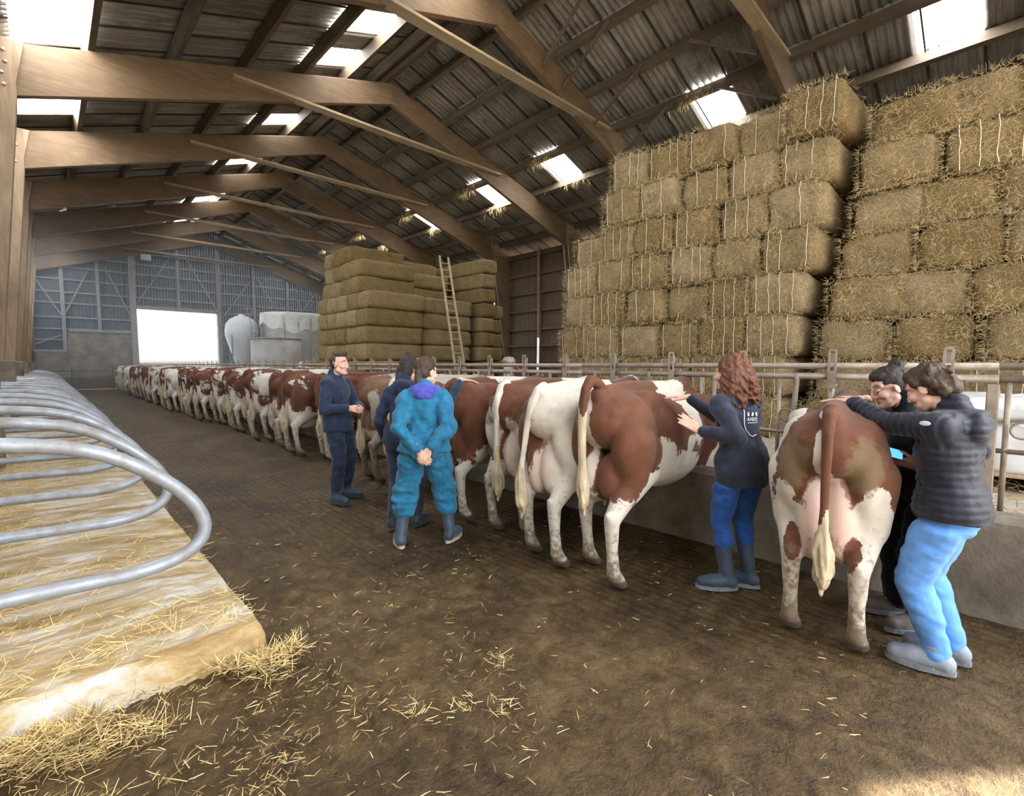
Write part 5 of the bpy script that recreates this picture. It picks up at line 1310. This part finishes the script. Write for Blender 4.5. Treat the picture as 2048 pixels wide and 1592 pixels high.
ph = empty('mobile_phone', (3.345, .45, 1.062)); ph.rotation_euler = (.30, -.62, .12); tag(ph, 'bright mobile phone with blue screen in the hand of the person with glasses', 'phone')
MB().box((0, 0, 0), (.075, .155, .009)).build('phone_case', M['black'], ph, bevel=.003); MB().box((0, 0, .0052), (.068, .146, .0015)).build('screen', M['screen'], ph)

# 6 person in quilted jacket and pale jeans
p = Person('person', 3.25, .185, 84, 1.57, 'person in black quilted jacket and pale blue jeans with an arm across the nearest cow', shut=True, lean=.015, hip=-.01, feet=((-.02, .085, 12), (-.05, -.09, 4)), headrot=(-14, 30, 0), zdrop=.02,
           hands=[dict(w=(3.36, .63, 1.335), d=(.25, .95, -.02), n=(-.1, -.1, 1), pole=(-.4, -.2, -1), curl=.12, spread=.10), dict(w=(3.45, .32, .98), d=(0, .9, .2), n=(.6, 0, .6), pole=(.6, -.6, -.4), curl=.4)], width=1.06)
p.body()
def bighood(g, s): g.ell(s.J['neck'] - s.fwd * .10 - s.ax * .07, (.060, .115, .10)); g.ell(s.J['neck'] - s.fwd * .055 - s.ax * .01, (.062, .10, .05))
jk = p.jacket('quilted_jacket', M['puffer'], .83, 1.17, 1.0, .035, extra=bighood, amp=.004, w=1.0, hips=.90, quilt=True, voxel=.008)
p.trousers('jeans', M['jean2'], .106, .076, .060, .02, 1.03); p.boots(M['shoe'], M['sole2'], .135, .054, 1.08, M['logo'])
S, E_, *_ = p.arm[0]; c = S.lerp(E_, .15) + Vector((0, .087, .02)); g = Org(); g.ell(c, (.022, .004, .012)); MB().add(g.mb.v, g.mb.f).build('sleeve_badge', M['greylogo'], p.root, smooth=True)
h = cap(r=(.104, .086, .094)); rg = random.Random(5)
h.limb((-.05, .07, .03), .03, (-.09, .05, -.05), .03); h.limb((-.05, -.07, .03), .03, (-.09, -.05, -.05), .03); h.limb((.03, .055, .09), .026, (.0, .08, .03), .022); h.limb((-.09, 0, .03), .05, (-.105, 0, -.05), .04)
for i in range(26):
    a = rg.uniform(PI * .55, PI * 1.45); z0 = rg.uniform(-.06, .10); c = Vector((-.03 + .088 * math.cos(a), .083 * math.sin(a), z0)); h.limb(c, .016, c + Vector((rg.uniform(-.03, .01), rg.uniform(-.03, .03), rg.uniform(-.03, .02))), .010)
p.hair(h, M['brown'], amp=.005)
# ------------------------------------------------------------------ haze in the far half of the barn, also standing in for doorway glow
t = bpy.data.materials.new('doorway_haze'); t.use_nodes = True; n_ = t.node_tree; n_.nodes.clear()
vo = n_.nodes.new('ShaderNodeOutputMaterial'); vs_ = n_.nodes.new('ShaderNodeVolumeScatter'); vs_.inputs['Color'].default_value = (.86, .93, 1, 1); vs_.inputs['Density'].default_value = 0.011; vs_.inputs['Anisotropy'].default_value = 0.35
n_.links.new(vs_.outputs[0], vo.inputs['Volume'])
hz = MB().box((5.75, 29.9, 3.75), (12.1, 18.8, 7.3)).build('haze', t); tag(hz, 'thin haze and glow in front of the bright far doorway', 'haze', kind='stuff')
SC.cycles.volume_bounces = 0
